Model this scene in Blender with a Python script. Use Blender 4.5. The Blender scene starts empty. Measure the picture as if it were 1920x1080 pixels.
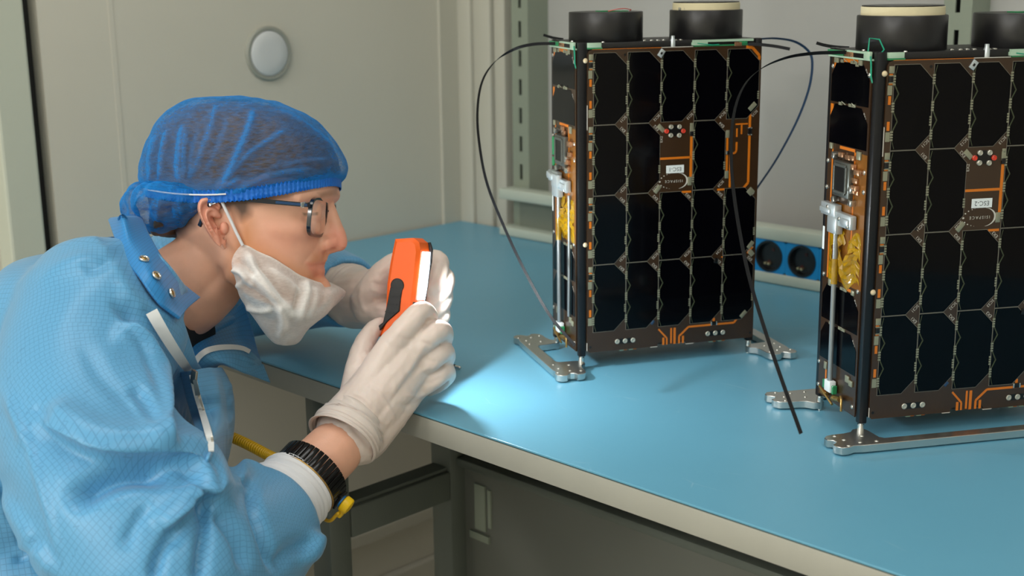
import bpy, bmesh, math, random
import numpy as np
from mathutils import Vector, Matrix, Euler
random.seed(7); rng = np.random.default_rng(7)
R = math.radians
SC = bpy.context.scene
COL = SC.collection
TZ = 0.75                                    # height of the table top
# ---------------------------------------------------------------- camera
F_PX = 2456.0
CR = Vector((0.7079, 0.7062, -0.0123)).normalized()
CF = Vector((-0.6890, 0.6872, -0.2313)).normalized()
CU = CR.cross(CF).normalized(); CR = CF.cross(CU).normalized()
CP = Vector((0, 0, 0.455 + TZ))
cam_d = bpy.data.cameras.new('camera'); cam = bpy.data.objects.new('camera', cam_d); COL.objects.link(cam)
cam.matrix_world = Matrix(((CR.x, CU.x, -CF.x, CP.x), (CR.y, CU.y, -CF.y, CP.y), (CR.z, CU.z, -CF.z, CP.z), (0, 0, 0, 1)))
cam_d.sensor_width = 36.0; cam_d.lens = F_PX / 1920 * 36.0; cam_d.clip_start = 0.05
cam_d.dof.use_dof = True; cam_d.dof.focus_distance = 1.33; cam_d.dof.aperture_fstop = 6.8
SC.camera = cam
def at(px, py, d):                            # point at optical depth d (metres)
    px, py, d = float(px), float(py), float(d); return CP + d * (CF + CR * ((px - 960) / F_PX) - CU * ((py - 540) / F_PX))
# ---------------------------------------------------------------- world, exposure, ceiling lights
w = bpy.data.worlds.new('world'); SC.world = w; w.use_nodes = True
w.node_tree.nodes['Background'].inputs[0].default_value = (0.62, 0.66, 0.7, 1)
w.node_tree.nodes['Background'].inputs[1].default_value = 0.25
SC.view_settings.view_transform = 'Standard'; SC.view_settings.look = 'None'
SC.view_settings.exposure = 0.0; SC.view_settings.gamma = 1.0; SC.view_settings.use_curve_mapping = False
SC.cycles.use_denoising = True
SC.cycles.max_bounces = 8
CEIL = 2.55
def area(name, x, y, sx, sy, power, col=(1, 1, 1)):
    l = bpy.data.lights.new(name, 'AREA'); l.shape = 'RECTANGLE'; l.size = sx; l.size_y = sy; l.energy = power; l.color = col
    o = bpy.data.objects.new(name, l); COL.objects.link(o); o.location = (x, y, CEIL - 0.03); return o
LAMPS = [(-1.15, 0.45, .6, 1.2, 6), (0.35, 0.45, .6, 1.2, 6), (-1.15, -1.6, .6, 1.2, 11), (0.35, -1.6, .6, 1.2, 12), (1.7, 0.2, .6, 1.2, 6), (-1.15, -3.7, .6, 1.2, 42), (0.35, -3.7, .6, 1.2, 42), (-0.4, -5.4, .6, 1.2, 60)]  # rearmost rows are added, unseen, to brighten the wall under the bench
for i, (x, y, a_, b_, p_) in enumerate(LAMPS):
    area('unseen_ceiling_lamp', x, y, a_, b_, p_ * 1.4, (1.0, 0.99, 0.965))
# ---------------------------------------------------------------- helpers
def s2l(c):
    return tuple((v / 12.92 if v <= 0.04045 else ((v + 0.055) / 1.055) ** 2.4) for v in (x / 255 for x in c))
def mat(name, rgb, rough=0.5, metal=0.0, spec=0.5, coat=0.0, bump=0.0, bscale=200.0, var=0.0, vscale=8.0, emit=0.0, alpha=1.0, sss=0.0, sheen=0.0, trans=0.0, coat_rough=0.05, stretch=None):
    m = bpy.data.materials.new(name); m.use_nodes = True
    nt = m.node_tree; b = nt.nodes['Principled BSDF']; L = nt.links.new
    c = (*s2l(rgb), 1)
    b.inputs['Base Color'].default_value = c
    b.inputs['Roughness'].default_value = rough; b.inputs['Metallic'].default_value = metal
    b.inputs['Specular IOR Level'].default_value = spec
    b.inputs['Coat Weight'].default_value = coat; b.inputs['Coat Roughness'].default_value = coat_rough
    b.inputs['Alpha'].default_value = alpha; b.inputs['Transmission Weight'].default_value = trans
    b.inputs['Sheen Weight'].default_value = sheen
    if sss:
        b.inputs['Subsurface Weight'].default_value = sss
        b.inputs['Subsurface Radius'].default_value = (0.012, 0.005, 0.003); b.inputs['Subsurface Scale'].default_value = 1.0
    if emit:
        b.inputs['Emission Color'].default_value = c; b.inputs['Emission Strength'].default_value = emit
    tc = nt.nodes.new('ShaderNodeTexCoord')
    co = tc.outputs['Object']
    if stretch:
        mp = nt.nodes.new('ShaderNodeMapping'); mp.inputs['Scale'].default_value = stretch
        L(co, mp.inputs['Vector']); co = mp.outputs['Vector']
    if var:
        n = nt.nodes.new('ShaderNodeTexNoise'); n.inputs['Scale'].default_value = vscale; n.inputs['Detail'].default_value = 4
        L(co, n.inputs['Vector'])
        mr = nt.nodes.new('ShaderNodeMapRange'); mr.inputs[1].default_value = .25; mr.inputs[2].default_value = .75
        mr.inputs[3].default_value = 1 - var; mr.inputs[4].default_value = 1 + var
        L(n.outputs['Fac'], mr.inputs[0])
        mx = nt.nodes.new('ShaderNodeVectorMath'); mx.operation = 'SCALE'; mx.inputs[0].default_value = c[:3]
        L(mr.outputs[0], mx.inputs['Scale']); L(mx.outputs[0], b.inputs['Base Color'])
    if bump:
        n2 = nt.nodes.new('ShaderNodeTexNoise'); n2.inputs['Scale'].default_value = bscale; n2.inputs['Detail'].default_value = 3
        L(co, n2.inputs['Vector'])
        bp = nt.nodes.new('ShaderNodeBump'); bp.inputs['Strength'].default_value = bump; bp.inputs['Distance'].default_value = 0.001
        L(n2.outputs['Fac'], bp.inputs['Height']); L(bp.outputs[0], b.inputs['Normal'])
    return m
class MB:
    """collects vertices and faces for one mesh object"""
    def __init__(s): s.v = []; s.f = []
    def add(s, v, f):
        k = len(s.v); s.v += [tuple(p) for p in v]; s.f += [tuple(i + k for i in q) for q in f]; return s
    def box(s, x0, x1, y0, y1, z0, z1, bev=0.0, M=None):
        if bev <= 0:
            v = [(x, y, z) for x in (x0, x1) for y in (y0, y1) for z in (z0, z1)]
            f = [(0, 1, 3, 2), (4, 6, 7, 5), (0, 4, 5, 1), (2, 3, 7, 6), (0, 2, 6, 4), (1, 5, 7, 3)]
        else:
            bm = bmesh.new(); bmesh.ops.create_cube(bm, size=1)
            for p in bm.verts:
                p.co = (x0 + (p.co.x + .5) * (x1 - x0), y0 + (p.co.y + .5) * (y1 - y0), z0 + (p.co.z + .5) * (z1 - z0))
            bmesh.ops.bevel(bm, geom=bm.edges[:], offset=bev, segments=2, profile=.5, affect='EDGES')
            bm.verts.index_update(); v = [p.co[:] for p in bm.verts]; f = [[q.index for q in fc.verts] for fc in bm.faces]; bm.free()
        if M is not None: v = [tuple(M @ Vector(p)) for p in v]
        return s.add(v, f)
    def prism(s, pts, y0, y1, ax='y', bev=0.0):
        """polygon pts (a,b) extruded along ax from y0 to y1"""
        n = len(pts); g = {'y': lambda a, b, t: (a, t, b), 'z': lambda a, b, t: (a, b, t), 'x': lambda a, b, t: (t, a, b)}[ax]
        rings = [(y0, 0), (y1, 0)] if not bev else [(y0, bev), (y0 + math.copysign(bev, y1 - y0), 0), (y1 - math.copysign(bev, y1 - y0), 0), (y1, bev)]
        v = []
        for t, off in rings: v += [g(a, b, t) for a, b in (inset(pts, off) if off else pts)]
        f = [tuple(range(n))[::-1], tuple(range((len(rings) - 1) * n, len(rings) * n))]
        for k in range(len(rings) - 1):
            for i in range(n): j = (i + 1) % n; f.append((k * n + i, k * n + j, (k + 1) * n + j, (k + 1) * n + i))
        return s.add(v, f)
    def lathe(s, prof, n=24, c=(0, 0, 0), M=None, cap=True):
        """prof: (radius, height) along +z"""
        v = []; f = []
        for r_, z in prof:
            v += [(c[0] + r_ * math.cos(2 * math.pi * i / n), c[1] + r_ * math.sin(2 * math.pi * i / n), c[2] + z) for i in range(n)]
        for k in range(len(prof) - 1):
            for i in range(n): j = (i + 1) % n; f.append((k * n + i, k * n + j, (k + 1) * n + j, (k + 1) * n + i))
        if cap: f += [tuple(range(n))[::-1], tuple(range((len(prof) - 1) * n, len(prof) * n))]
        if M is not None: v = [tuple(M @ Vector(p)) for p in v]
        return s.add(v, f)
    def tube(s, pts, rad, n=10, cap=True, flat=None, up=None):
        """tube through pts; rad number or list; flat=(a,b) makes it an elliptical strip"""
        P = [Vector(p) for p in pts]; rs = rad if hasattr(rad, '__len__') else [rad] * len(P)
        v = []; f = []; prev = Vector(up) if up else None
        for i, p in enumerate(P):
            t = (P[min(i + 1, len(P) - 1)] - P[max(i - 1, 0)]).normalized()
            if prev is None: prev = t.orthogonal()
            a = (prev - t * prev.dot(t)).normalized(); prev = a; b = t.cross(a)
            for k in range(n):
                th = 2 * math.pi * k / n; ca, sb = math.cos(th), math.sin(th)
                if flat: v.append(p + a * (flat[0] * rs[i] * ca) + b * (flat[1] * rs[i] * sb))
                else: v.append(p + (a * ca + b * sb) * rs[i])
        for k in range(len(P) - 1):
            for i in range(n): j = (i + 1) % n; f.append((k * n + i, k * n + j, (k + 1) * n + j, (k + 1) * n + i))
        if cap: f += [tuple(range(n))[::-1], tuple(range((len(P) - 1) * n, len(P) * n))]
        return s.add(v, f)
    def strip(s, pts, width, thick, wdir):
        """flat ribbon of rectangular section through pts; wdir(i,t) gives the width direction"""
        P = [Vector(p) for p in pts]; v = []; f = []
        for i, p in enumerate(P):
            t = (P[min(i + 1, len(P) - 1)] - P[max(i - 1, 0)]).normalized()
            wd = Vector(wdir(i, t)) if callable(wdir) else Vector(wdir)
            wd = (wd - t * wd.dot(t)).normalized(); nn = t.cross(wd)
            wi = width[i] if hasattr(width, '__len__') else width
            for a, b in ((-1, -1), (1, -1), (1, 1), (-1, 1)): v.append(p + wd * (a * wi / 2) + nn * (b * thick / 2))
        for k in range(len(P) - 1):
            for i in range(4): j = (i + 1) % 4; f.append((k * 4 + i, k * 4 + j, (k + 1) * 4 + j, (k + 1) * 4 + i))
        m = len(P) - 1; f += [(3, 2, 1, 0), (4 * m, 4 * m + 1, 4 * m + 2, 4 * m + 3)]
        return s.add(v, f)
    def build(s, name, m, parent=None, smooth=None, fixn=True):
        me = bpy.data.meshes.new(name); me.from_pydata(s.v, [], s.f); 
        if fixn:
            bm = bmesh.new(); bm.from_mesh(me); bmesh.ops.recalc_face_normals(bm, faces=bm.faces[:]); bm.to_mesh(me); bm.free()
        return link(name, me, m, parent, smooth)
def link(name, me, m, parent=None, smooth=None):
    if m is not None: me.materials.append(m)
    if smooth is not None:
        me.shade_smooth()
        if smooth < 180: me.set_sharp_from_angle(angle=R(smooth))
    o = bpy.data.objects.new(name, me); COL.objects.link(o)
    if parent is not None: o.parent = parent
    return o
def inset(pts, d):
    n = len(pts); A = sum(pts[i][0] * pts[(i + 1) % n][1] - pts[(i + 1) % n][0] * pts[i][1] for i in range(n)); sg = 1 if A > 0 else -1
    out = []
    for i in range(n):
        p0, p1, p2 = Vector(pts[i - 1]), Vector(pts[i]), Vector(pts[(i + 1) % n])
        a = (p1 - p0).normalized(); b = (p2 - p1).normalized()
        n1 = Vector((-a.y, a.x)) * sg; n2 = Vector((-b.y, b.x)) * sg; k = max(.3, 1 + n1.dot(n2))
        q = p1 + (n1 + n2) * (d / k); out.append((q.x, q.y))
    return out
def spline(pts, n):
    """Catmull-Rom through pts, n samples; pts may have any dimension"""
    P = np.array([list(p) for p in pts], float); P = np.vstack([2 * P[0] - P[1], P, 2 * P[-1] - P[-2]]); m = len(P) - 3
    out = []
    for t in np.linspace(0, m, n):
        i = min(int(t), m - 1); u_ = t - i; a, b, c_, d = P[i:i + 4]
        out.append(.5 * ((2 * b) + (c_ - a) * u_ + (2 * a - 5 * b + 4 * c_ - d) * u_ ** 2 + (3 * b - a - 3 * c_ + d) * u_ ** 3))
    return np.array(out)
def tag(o, label=None, cat=None, group=None, kind=None):
    if label: o['label'] = label
    if cat: o['category'] = cat
    if group: o['group'] = group
    if kind: o['kind'] = kind
    return o
def thing(name, label, cat, loc=(0, 0, 0), rz=0.0, group=None):
    o = bpy.data.objects.new(name, None); COL.objects.link(o); o.location = loc; o.rotation_euler = (0, 0, rz); o.empty_display_size = .05
    return tag(o, label, cat, group)
def struct(o): o['kind'] = 'structure'; return o
def text_mesh(txt, size, M, track=1.0):
    c = bpy.data.curves.new('t', 'FONT'); c.body = txt; c.size = size; c.align_x = 'CENTER'; c.align_y = 'CENTER'; c.resolution_u = 2; c.space_character = track
    o = bpy.data.objects.new('t', c); COL.objects.link(o); dg = bpy.context.evaluated_depsgraph_get()
    me = bpy.data.meshes.new_from_object(o.evaluated_get(dg)); bpy.data.objects.remove(o); bpy.data.curves.remove(c)
    v = [tuple(M @ p.co) for p in me.vertices]; f = [tuple(q.vertices) for q in me.polygons]; bpy.data.meshes.remove(me)
    return v, f
def copy_part(o, parent):
    c = o.copy(); COL.objects.link(c); c.parent = parent
    for ch in list(o.children): copy_part(ch, c)
    return c
# ================================================================ ROOM
M_wall = mat('wall_panel', (204, 200, 186), .38, var=.03, vscale=3)
M_wallb = mat('back_wall_panel', (176, 175, 171), .42, var=.04, vscale=2.5)
M_post = mat('post_paint', (196, 200, 184), .45)
M_alu = mat('profile_cream', (192, 189, 175), .4)
M_upr = mat('upright_green_grey', (140, 148, 132), .45)
M_dark = mat('dark_gap', (28, 28, 26), .6)
M_slotshade = mat('slot_shade_black', (8, 8, 8), .9, spec=.1)
M_floor = mat('floor_vinyl', (176, 174, 164), .45, var=.06, vscale=14)
M_ceil = mat('ceiling_tiles', (225, 225, 220), .8)
M_disc = mat('white_disc', (205, 208, 208), .5)
M_ring = mat('disc_ring', (150, 152, 142), .5)
XL, YB = -1.829, 1.72
def wallbox(name, m, *b): o = MB().box(*b).build(name, m); return struct(o)
wallbox('floor', M_floor, -3.0, 2.6, -6.5, 2.0, -.05, 0)
wallbox('ceiling', M_ceil, -3.0, 2.6, -6.5, 2.0, CEIL, CEIL + .05)
wallbox('wall_front', M_wall, -3.0, 2.6, -6.55, -6.5, 0, CEIL)
wallbox('wall_right', M_wall, 2.6, 2.65, -6.5, 2.0, 0, CEIL)
wallbox('wall_back', M_wallb, XL - .05, 2.6, YB, YB + .05, 0, CEIL)
# left wall: glossy panel, its raised frame strips, post, dark gap and the dull wall beyond
wl = wallbox('wall_left', M_wall, XL - .05, XL, .874, YB, 0, CEIL)
tag(MB().box(XL - .001, XL + .006, 1.640, 1.684, 0, CEIL).build('edge_strip', M_alu, wl))
tag(MB().box(XL - .001, XL + .0007, .984, .992, TZ - .2, CEIL).build('panel_joint', M_wall, wl))
tag(MB().box(XL - .001, XL + .022, .874, YB, TZ - .577, TZ - .552, .003).build('lower_rail', M_alu, wl))
struct(tag(MB().box(XL, XL + .018, .874, YB, 0, TZ - .662, .003).build('baseboard_left', M_alu)))
wallbox('trim_1', M_dark, XL - .05, XL - .028, .852, .874, 0, CEIL)
t2 = MB().box(XL - .06, XL + .004, .800, .853, 0, CEIL, .004).build('trim_2', M_post); struct(t2)
wallbox('trim_3', M_wall, XL - .09, XL - .035, -6.5, .800, 0, CEIL)
struct(MB().box(XL + .09, 2.6, YB - .014, YB, 0, .085, .003).build('baseboard_back', M_alu))
# round white disc on the left wall
Mx = Matrix.Translation((XL, 1.2643, TZ + .337)) @ Matrix.Rotation(R(90), 4, 'Y')
dsc = thing('wall_disc', 'round white disc with a grey rim on the pale panel wall', 'disc', (XL, 1.2643, TZ + .337))
o = MB().lathe([(.0445, 0), (.0445, .003), (.0425, .0055), (.038, .0055), (.037, .003)], 48, M=Matrix.Rotation(R(90), 4, 'Y')).build('rim', M_ring, dsc, 40)
o = MB().lathe([(.037, .001), (.037, .004), (.034, .006), (.02, .007), (.0001, .0074)], 48, M=Matrix.Rotation(R(90), 4, 'Y')).build('face', M_disc, dsc, 60)
# corner pillar: extruded profile with grooves, then flat back panels and slotted uprights
pil = MB()
pil.box(XL, -1.790, 1.684, YB, 0, CEIL, .004); pil.box(-1.789, -1.742, 1.688, YB, 0, CEIL, .006)
struct(pil.build('trim_4', M_alu, None, 40))
wallbox('trim_5', M_dark, -1.742, -1.737, 1.705, YB, 0, CEIL)
struct(MB().box(-1.737, -1.708, 1.692, YB, 0, CEIL, .004).build('trim_6', M_alu, None, 40))
def upright(x0, name, label):
    u_ = thing(name, label, 'upright', (x0, 1.668, TZ + .001))
    g = MB(); H9 = CEIL - TZ - .001; W_ = .040; D_ = YB - 1.668
    # front face built round its slots, so each slot is a real opening
    sx0, sx1 = .0165, .0235; pit = .0505; zs = [.378 - .028 + (k - 7) * pit for k in range(0, 40)]
    zs = [z for z in zs if z > .09 and z < H9 - .06]
    g.box(0, sx0, 0, .003, 0, H9); g.box(sx1, W_, 0, .003, 0, H9)
    zp = 0
    for z in zs: g.box(sx0, sx1, 0, .003, zp, z); zp = z + .028
    g.box(sx0, sx1, 0, .003, zp, H9)
    g.box(0, .003, .003, D_, 0, H9); g.box(W_ - .003, W_, .003, D_, 0, H9)
    g.build('channel', M_upr, u_)
    MB().box(.003, W_ - .003, .0045, D_, 0, H9).build('slot_shade', M_slotshade, u_)  # filler close behind the slots, its near-black colour stands for their shade
    return u_
upright(-1.6655, 'slotted_upright', 'grey-green slotted upright beside the pillar, black slots up its face')
upright(-0.852, 'slotted_upright', 'grey-green slotted upright behind the satellite labelled ESC-2, between its drums')
# ceiling light panels, all out of view; the rearmost are added for their light
M_lamp = mat('lamp_diffuser', (245, 245, 240), .6)
for i, (x, y, a_, b_, p_) in enumerate(LAMPS):
    t = thing('unseen_ceiling_light', 'unseen white recessed ceiling light panel over the room', 'light', (x, y, CEIL), 0, 'ceiling light panels')
    fr = MB(); fr.box(-a_ / 2 - .03, -a_ / 2, -b_ / 2 - .03, b_ / 2 + .03, -.02, 0); fr.box(a_ / 2, a_ / 2 + .03, -b_ / 2 - .03, b_ / 2 + .03, -.02, 0)
    fr.box(-a_ / 2, a_ / 2, -b_ / 2 - .03, -b_ / 2, -.02, 0); fr.box(-a_ / 2, a_ / 2, b_ / 2, b_ / 2 + .03, -.02, 0); fr.build('frame', M_ceil, t)
    MB().box(-a_ / 2, a_ / 2, -b_ / 2, b_ / 2, -.012, -.002).build('diffuser', M_lamp, t)
# ================================================================ TABLE
def table_material():
    m = mat('blue_laminate', (100, 162, 188), .36, bump=.05, bscale=900, var=.035, vscale=5, spec=.45)
    nt = m.node_tree; b = nt.nodes['Principled BSDF']; L = nt.links.new; tc = nt.nodes['Texture Coordinate'] if 'Texture Coordinate' in nt.nodes else nt.nodes.new('ShaderNodeTexCoord')
    src = b.inputs['Base Color'].links[0].from_socket
    # fine pale scratches: thin stretched voronoi edges, masked to patches
    mp = nt.nodes.new('ShaderNodeMapping'); mp.inputs['Scale'].default_value = (9, 26, 1); mp.inputs['Rotation'].default_value = (0, 0, .6); L(tc.outputs['Object'], mp.inputs['Vector'])
    nz = nt.nodes.new('ShaderNodeTexNoise'); nz.inputs['Scale'].default_value = 3; L(tc.outputs['Object'], nz.inputs['Vector'])
    ad = nt.nodes.new('ShaderNodeVectorMath'); ad.operation = 'ADD'; L(mp.outputs[0], ad.inputs[0]); L(nz.outputs['Color'], ad.inputs[1])
    vo = nt.nodes.new('ShaderNodeTexVoronoi'); vo.feature = 'DISTANCE_TO_EDGE'; vo.inputs['Scale'].default_value = 1.0; L(ad.outputs[0], vo.inputs['Vector'])
    r1 = nt.nodes.new('ShaderNodeMapRange'); r1.inputs[1].default_value = .0; r1.inputs[2].default_value = .012; r1.inputs[3].default_value = 1; r1.inputs[4].default_value = 0; L(vo.outputs['Distance'], r1.inputs[0])
    n2 = nt.nodes.new('ShaderNodeTexNoise'); n2.inputs['Scale'].default_value = 16; L(tc.outputs['Object'], n2.inputs['Vector'])
    r2 = nt.nodes.new('ShaderNodeMapRange'); r2.inputs[1].default_value = .58; r2.inputs[2].default_value = .72; r2.inputs[3].default_value = 0; r2.inputs[4].default_value = .28; L(n2.outputs['Fac'], r2.inputs[0])
    mu = nt.nodes.new('ShaderNodeMath'); mu.operation = 'MULTIPLY'; L(r1.outputs[0], mu.inputs[0]); L(r2.outputs[0], mu.inputs[1])
    mx = nt.nodes.new('ShaderNodeMixRGB'); mx.inputs[2].default_value = (*s2l((190, 215, 222)), 1); L(mu.outputs[0], mx.inputs[0]); L(src, mx.inputs[1]); L(mx.outputs[0], b.inputs['Base Color'])
    return m
M_table = table_material()
M_tedge = mat('table_edge_dark', (52, 74, 74), .5)
M_ttrim = mat('table_trim_beige', (164, 163, 152), .42, var=.03, vscale=20)
M_leg = mat('table_leg_grey', (98, 104, 96), .45)
M_leg2 = mat('table_panel_grey', (104, 106, 98), .5, var=.04, vscale=6)
M_black = mat('black_plastic', (18, 18, 19), .4)
tb = thing('workbench', 'blue-topped workbench with beige edge and grey steel legs', 'table', (-.9, 1.28, 0))
TO = Vector((-.9, 1.28, 0))
def TBX(mb, x0, x1, y0, y1, z0, z1, bev=0): return mb.box(x0 - TO.x, x1 - TO.x, y0 - TO.y, y1 - TO.y, z0, z1, bev)
TX0, TX1, TY0, TY1 = -1.8225, .17, .8725, 1.683
TBX(MB(), TX0, TX1, TY0 + .0005, TY1, TZ - .0022, TZ, .0006).build('table_top', M_table, tb)
TBX(MB(), TX0, TX1, TY0 + .0012, TY1, TZ - .0040, TZ - .0022).build('dark_core', M_tedge, tb)
TBX(MB(), TX0, TX1, TY0, TY0 + .022, TZ - .0285, TZ - .0032, .0009).build('front_edge', M_ttrim, tb, 40)
TBX(MB(), TX0, TX1, TY0 + .022, TY1, TZ - .0265, TZ - .004).build('board', M_leg2, tb)
def leg(x, y, name='leg'):
    g = MB(); TBX(g, x - .040, x, y, y + .034, 0.02, TZ - .0265, .004); o = g.build(name, M_leg, tb, 40)
    g = MB(); g.lathe([(.017, 0), (.019, .004), (.019, .012), (.008, .016), (.008, .026)], 16, (x - .02 - TO.x, y + .017 - TO.y, 0)); g.build('foot', M_black, o, 40)
for lx in (-1.226, -.02):
    leg(lx, .900); leg(lx, 1.102)
    TBX(MB(), lx - .034, lx, .934, 1.102, TZ - .229, TZ - .188, .003).build('cross_bar', M_leg, tb, 40)
    TBX(MB(), lx - .034, lx - .006, .934, 1.102, TZ - .188, TZ - .183, .001).build('bar_lip', M_leg, tb)
TBX(MB(), -1.226, -.06, 1.128, 1.134, TZ - .42, TZ - .182).build('modesty_panel', M_leg2, tb)
TBX(MB(), -1.226, -.06, 1.112, 1.134, TZ - .182, TZ - .170, .003).build('panel_lip', M_leg, tb, 40)
TBX(MB(), -1.226, -.06, 1.150, 1.156, TZ - .170, TZ - .0265).build('upper_panel', M_leg2, tb)
g = MB(); TBX(g, -1.205, -1.185, 1.1255, 1.128, TZ - .27, TZ - .205); TBX(g, -1.215, -1.178, 1.1245, 1.128, TZ - .285, TZ - .275); TBX(g, -1.180, -1.174, 1.1255, 1.128, TZ - .262, TZ - .208)
g.build('bracket', M_upr, tb)
for x0, x1, z0, z1, nm in ((-1.118, -1.108, -.168, -.15, 'catch'), (-.905, -.862, -.168, -.155, 'catch')):
    TBX(MB(), x0, x1, 1.142, 1.150, TZ + z0, TZ + z1, .002).build(nm, M_black, tb)
# ================================================================ SOCKET TRUNKING on the table's back edge
M_trk = mat('trunking_light_grey', (192, 200, 186), .42)
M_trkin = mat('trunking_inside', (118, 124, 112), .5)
M_blue = mat('socket_plate_blue', (20, 140, 205), .4)
M_sock = mat('socket_black', (22, 24, 26), .3)
M_brass = mat('contact_metal', (205, 190, 150), .3, metal=.8)
M_red = mat('socket_shutter', (70, 25, 22), .5)
YT = 1.6315
trk = thing('cable_trunking', 'light grey cable trunking standing along the table back against the wall', 'trunking', (-1.0, YT, TZ))
def KB(mb, x0, x1, y0, y1, z0, z1, bev=0): return mb.box(x0 + 1.0, x1 + 1.0, y0 - YT, y1 - YT, z0, z1, bev)
KB(MB(), -1.667, .15, YT, YT + .034, .0005, .0165, .0025).build('lower_flange', M_trk, trk, 40)
KB(MB(), -1.667, .15, YT, YT + .034, .0665, .0855, .0025).build('upper_flange', M_trk, trk, 40)
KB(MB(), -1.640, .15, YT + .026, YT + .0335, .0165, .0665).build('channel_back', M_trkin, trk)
sk = thing('socket_strip', 'bright blue socket strip clipped into the grey trunking', 'socket strip', (-1.0, YT, TZ))
SXS = (-1.2625, -1.205, -1.148, -1.0905, -1.0330, -.9755, -.918, -.8605)
def plate(x):                                 # one square module with a round opening
    g = MB(); n = 48; hw, hh = .0286, .0249; y0 = YT + .0025 - YT; cx = x + 1.0; cz = .0415
    v = []
    for i in range(n):
        a = 2 * math.pi * i / n; ca, sa = math.cos(a), math.sin(a); k = min(hw / max(abs(ca), 1e-6), hh / max(abs(sa), 1e-6))
        v += [(cx + .0238 * ca, y0, cz + .0238 * sa), (cx + k * ca, y0, cz + k * sa), (cx + .0238 * ca, y0 + .009, cz + .0238 * sa), (cx + k * ca, y0 + .009, cz + k * sa)]
    f = []
    for i in range(n):
        a = 4 * i; b = 4 * ((i + 1) % n); f += [(a, b, b + 1, a + 1), (a + 2, a + 3, b + 3, b + 2), (a + 1, b + 1, b + 3, a + 3), (a, a + 2, b + 2, b)]
    g.add(v, f); return g.build('face_plate', M_blue, sk)
def socket(x):
    Q = Matrix.Translation((x + 1.0, .0022, .0415)) @ Matrix.Rotation(R(90), 4, 'X')
    s_ = MB().lathe([(.0236, -.006), (.0240, 0), (.0236, .0014), (.0205, .0014), (.0195, -.001), (.0192, -.007), (.0001, -.007)], 40, M=Q, cap=False).build('socket', M_sock, sk, 40)
    g = MB()
    for dx in (-.0095, .0095): g.lathe([(.0026, -.0069), (.0026, -.0062), (.0012, -.0062)], 12, (dx * .35, dx, 0), M=Q)
    g.build('pin_hole', M_red, s_)
    g = MB(); Qi = Matrix.Translation((x + 1.0, .0022, .0415))
    g.box(-.0088, -.0052, .000, .006, -.0135, -.0100, .0008, M=Qi); g.box(-.0032, .0012, .000, .006, -.0138, -.0105, .0008, M=Qi); g.build('earth_contact', M_brass, s_)
for x in SXS: plate(x); socket(x)
# ================================================================ SATELLITES (dimensions in mm, scaled to metres)
M_rail = mat('rail_black_anodised', (26, 27, 30), .34, metal=.35, bump=.05, bscale=1500)
M_can = mat('drum_black', (20, 20, 22), .36, spec=.5, bump=.03, bscale=1200)
M_frame = mat('frame_black', (17, 17, 18), .45)
M_pcb = mat('circuit_board_brown', (54, 35, 18), .3, coat=.25, coat_rough=.12, var=.10, vscale=40, bump=.02, bscale=2500)
M_pcb2 = mat('circuit_board_amber', (128, 78, 14), .3, coat=.3, var=.14, vscale=60)
M_cell = mat('solar_cell', (3, 3, 6), .12, spec=.14, coat=.06, coat_rough=.03, var=.25, vscale=30)
M_trace = mat('orange_trace', (206, 112, 16), .38, coat=.2)
M_grey = mat('cell_edge_grey', (128, 124, 112), .4, metal=.3)
M_tab = mat('interconnect_silver', (146, 146, 124), .35, metal=.35)
M_wire = mat('interconnect_wire', (84, 90, 68), .4, metal=.3)
M_silk = mat('silkscreen_white', (196, 192, 182), .6)
M_label = mat('label_white', (224, 230, 230), .5)
M_ink = mat('label_ink', (40, 40, 44), .6)
M_screw = mat('screw_steel', (214, 214, 208), .22, metal=.95)
M_alum = mat('milled_aluminium', (208, 208, 204), .27, metal=.95, bump=.06, bscale=900, stretch=(1, 30, 1))
M_foam = mat('cream_foam', (214, 204, 168), .85, bump=.2, bscale=900)
M_green = mat('green_board', (38, 128, 80), .4, coat=.2)
M_pale = mat('pale_green_tape', (168, 196, 172), .35, coat=.3)
M_teal = mat('teal_thread', (20, 150, 118), .4)
M_red2 = mat('sensor_red', (212, 62, 40), .3, coat=.4)
M_lens = mat('sensor_glass', (188, 186, 172), .18, metal=.4, coat=.4)
M_chip = mat('chip_black', (12, 12, 13), .3)
M_kap = mat('yellow_film', (188, 146, 8), .2, alpha=.72, coat=.7, bump=.6, bscale=160, var=.25, vscale=90)
M_brassy = mat('brass_coil', (176, 142, 84), .3, metal=.85)
M_bump = mat('ivory_button', (214, 196, 160), .5)
M_tape = mat('antenna_tape_dark', (20, 21, 23), .45, spec=.12)
M_tapeb = mat('antenna_tape_blue', (44, 70, 100), .4, spec=.2)
M_hinge = mat('hinge_silver', (196, 206, 210), .3, metal=.55)
M_camf = mat('camera_metal', (112, 116, 112), .3, metal=.7)
M_mast = mat('mast_tube', (150, 156, 158), .3, metal=.6)
M_copper = mat('copper_foil', (196, 150, 116), .25, metal=.8, bump=.4, bscale=300)
mm = .001
class SB(MB):                                 # MB fed in millimetres
    def build(s, *a, **k):
        s.v = [(x * mm, y * mm, z * mm) for x, y, z in s.v]; return MB.build(s, *a, **k)
W_, D_, H_ = 226.3, 100.0, 366.0
PY = -1.6                                     # front face of the front panel
COLX = [16.9 + 41.3 * c for c in range(5)]; ROWZ = [354.0 - 81.4 * r for r in range(4)]
CW, CH, CC = 40.2, 80.3, 14.2
BLANK = {(2, 1), (4, 1)}
def front_cell(x0, zt):
    x1, zb = x0 + CW, zt - CH
    return [(x0, zb), (x1 - CC, zb), (x1, zb + CC), (x1, zt - CC), (x1 - CC, zt), (x0, zt)]
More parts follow.
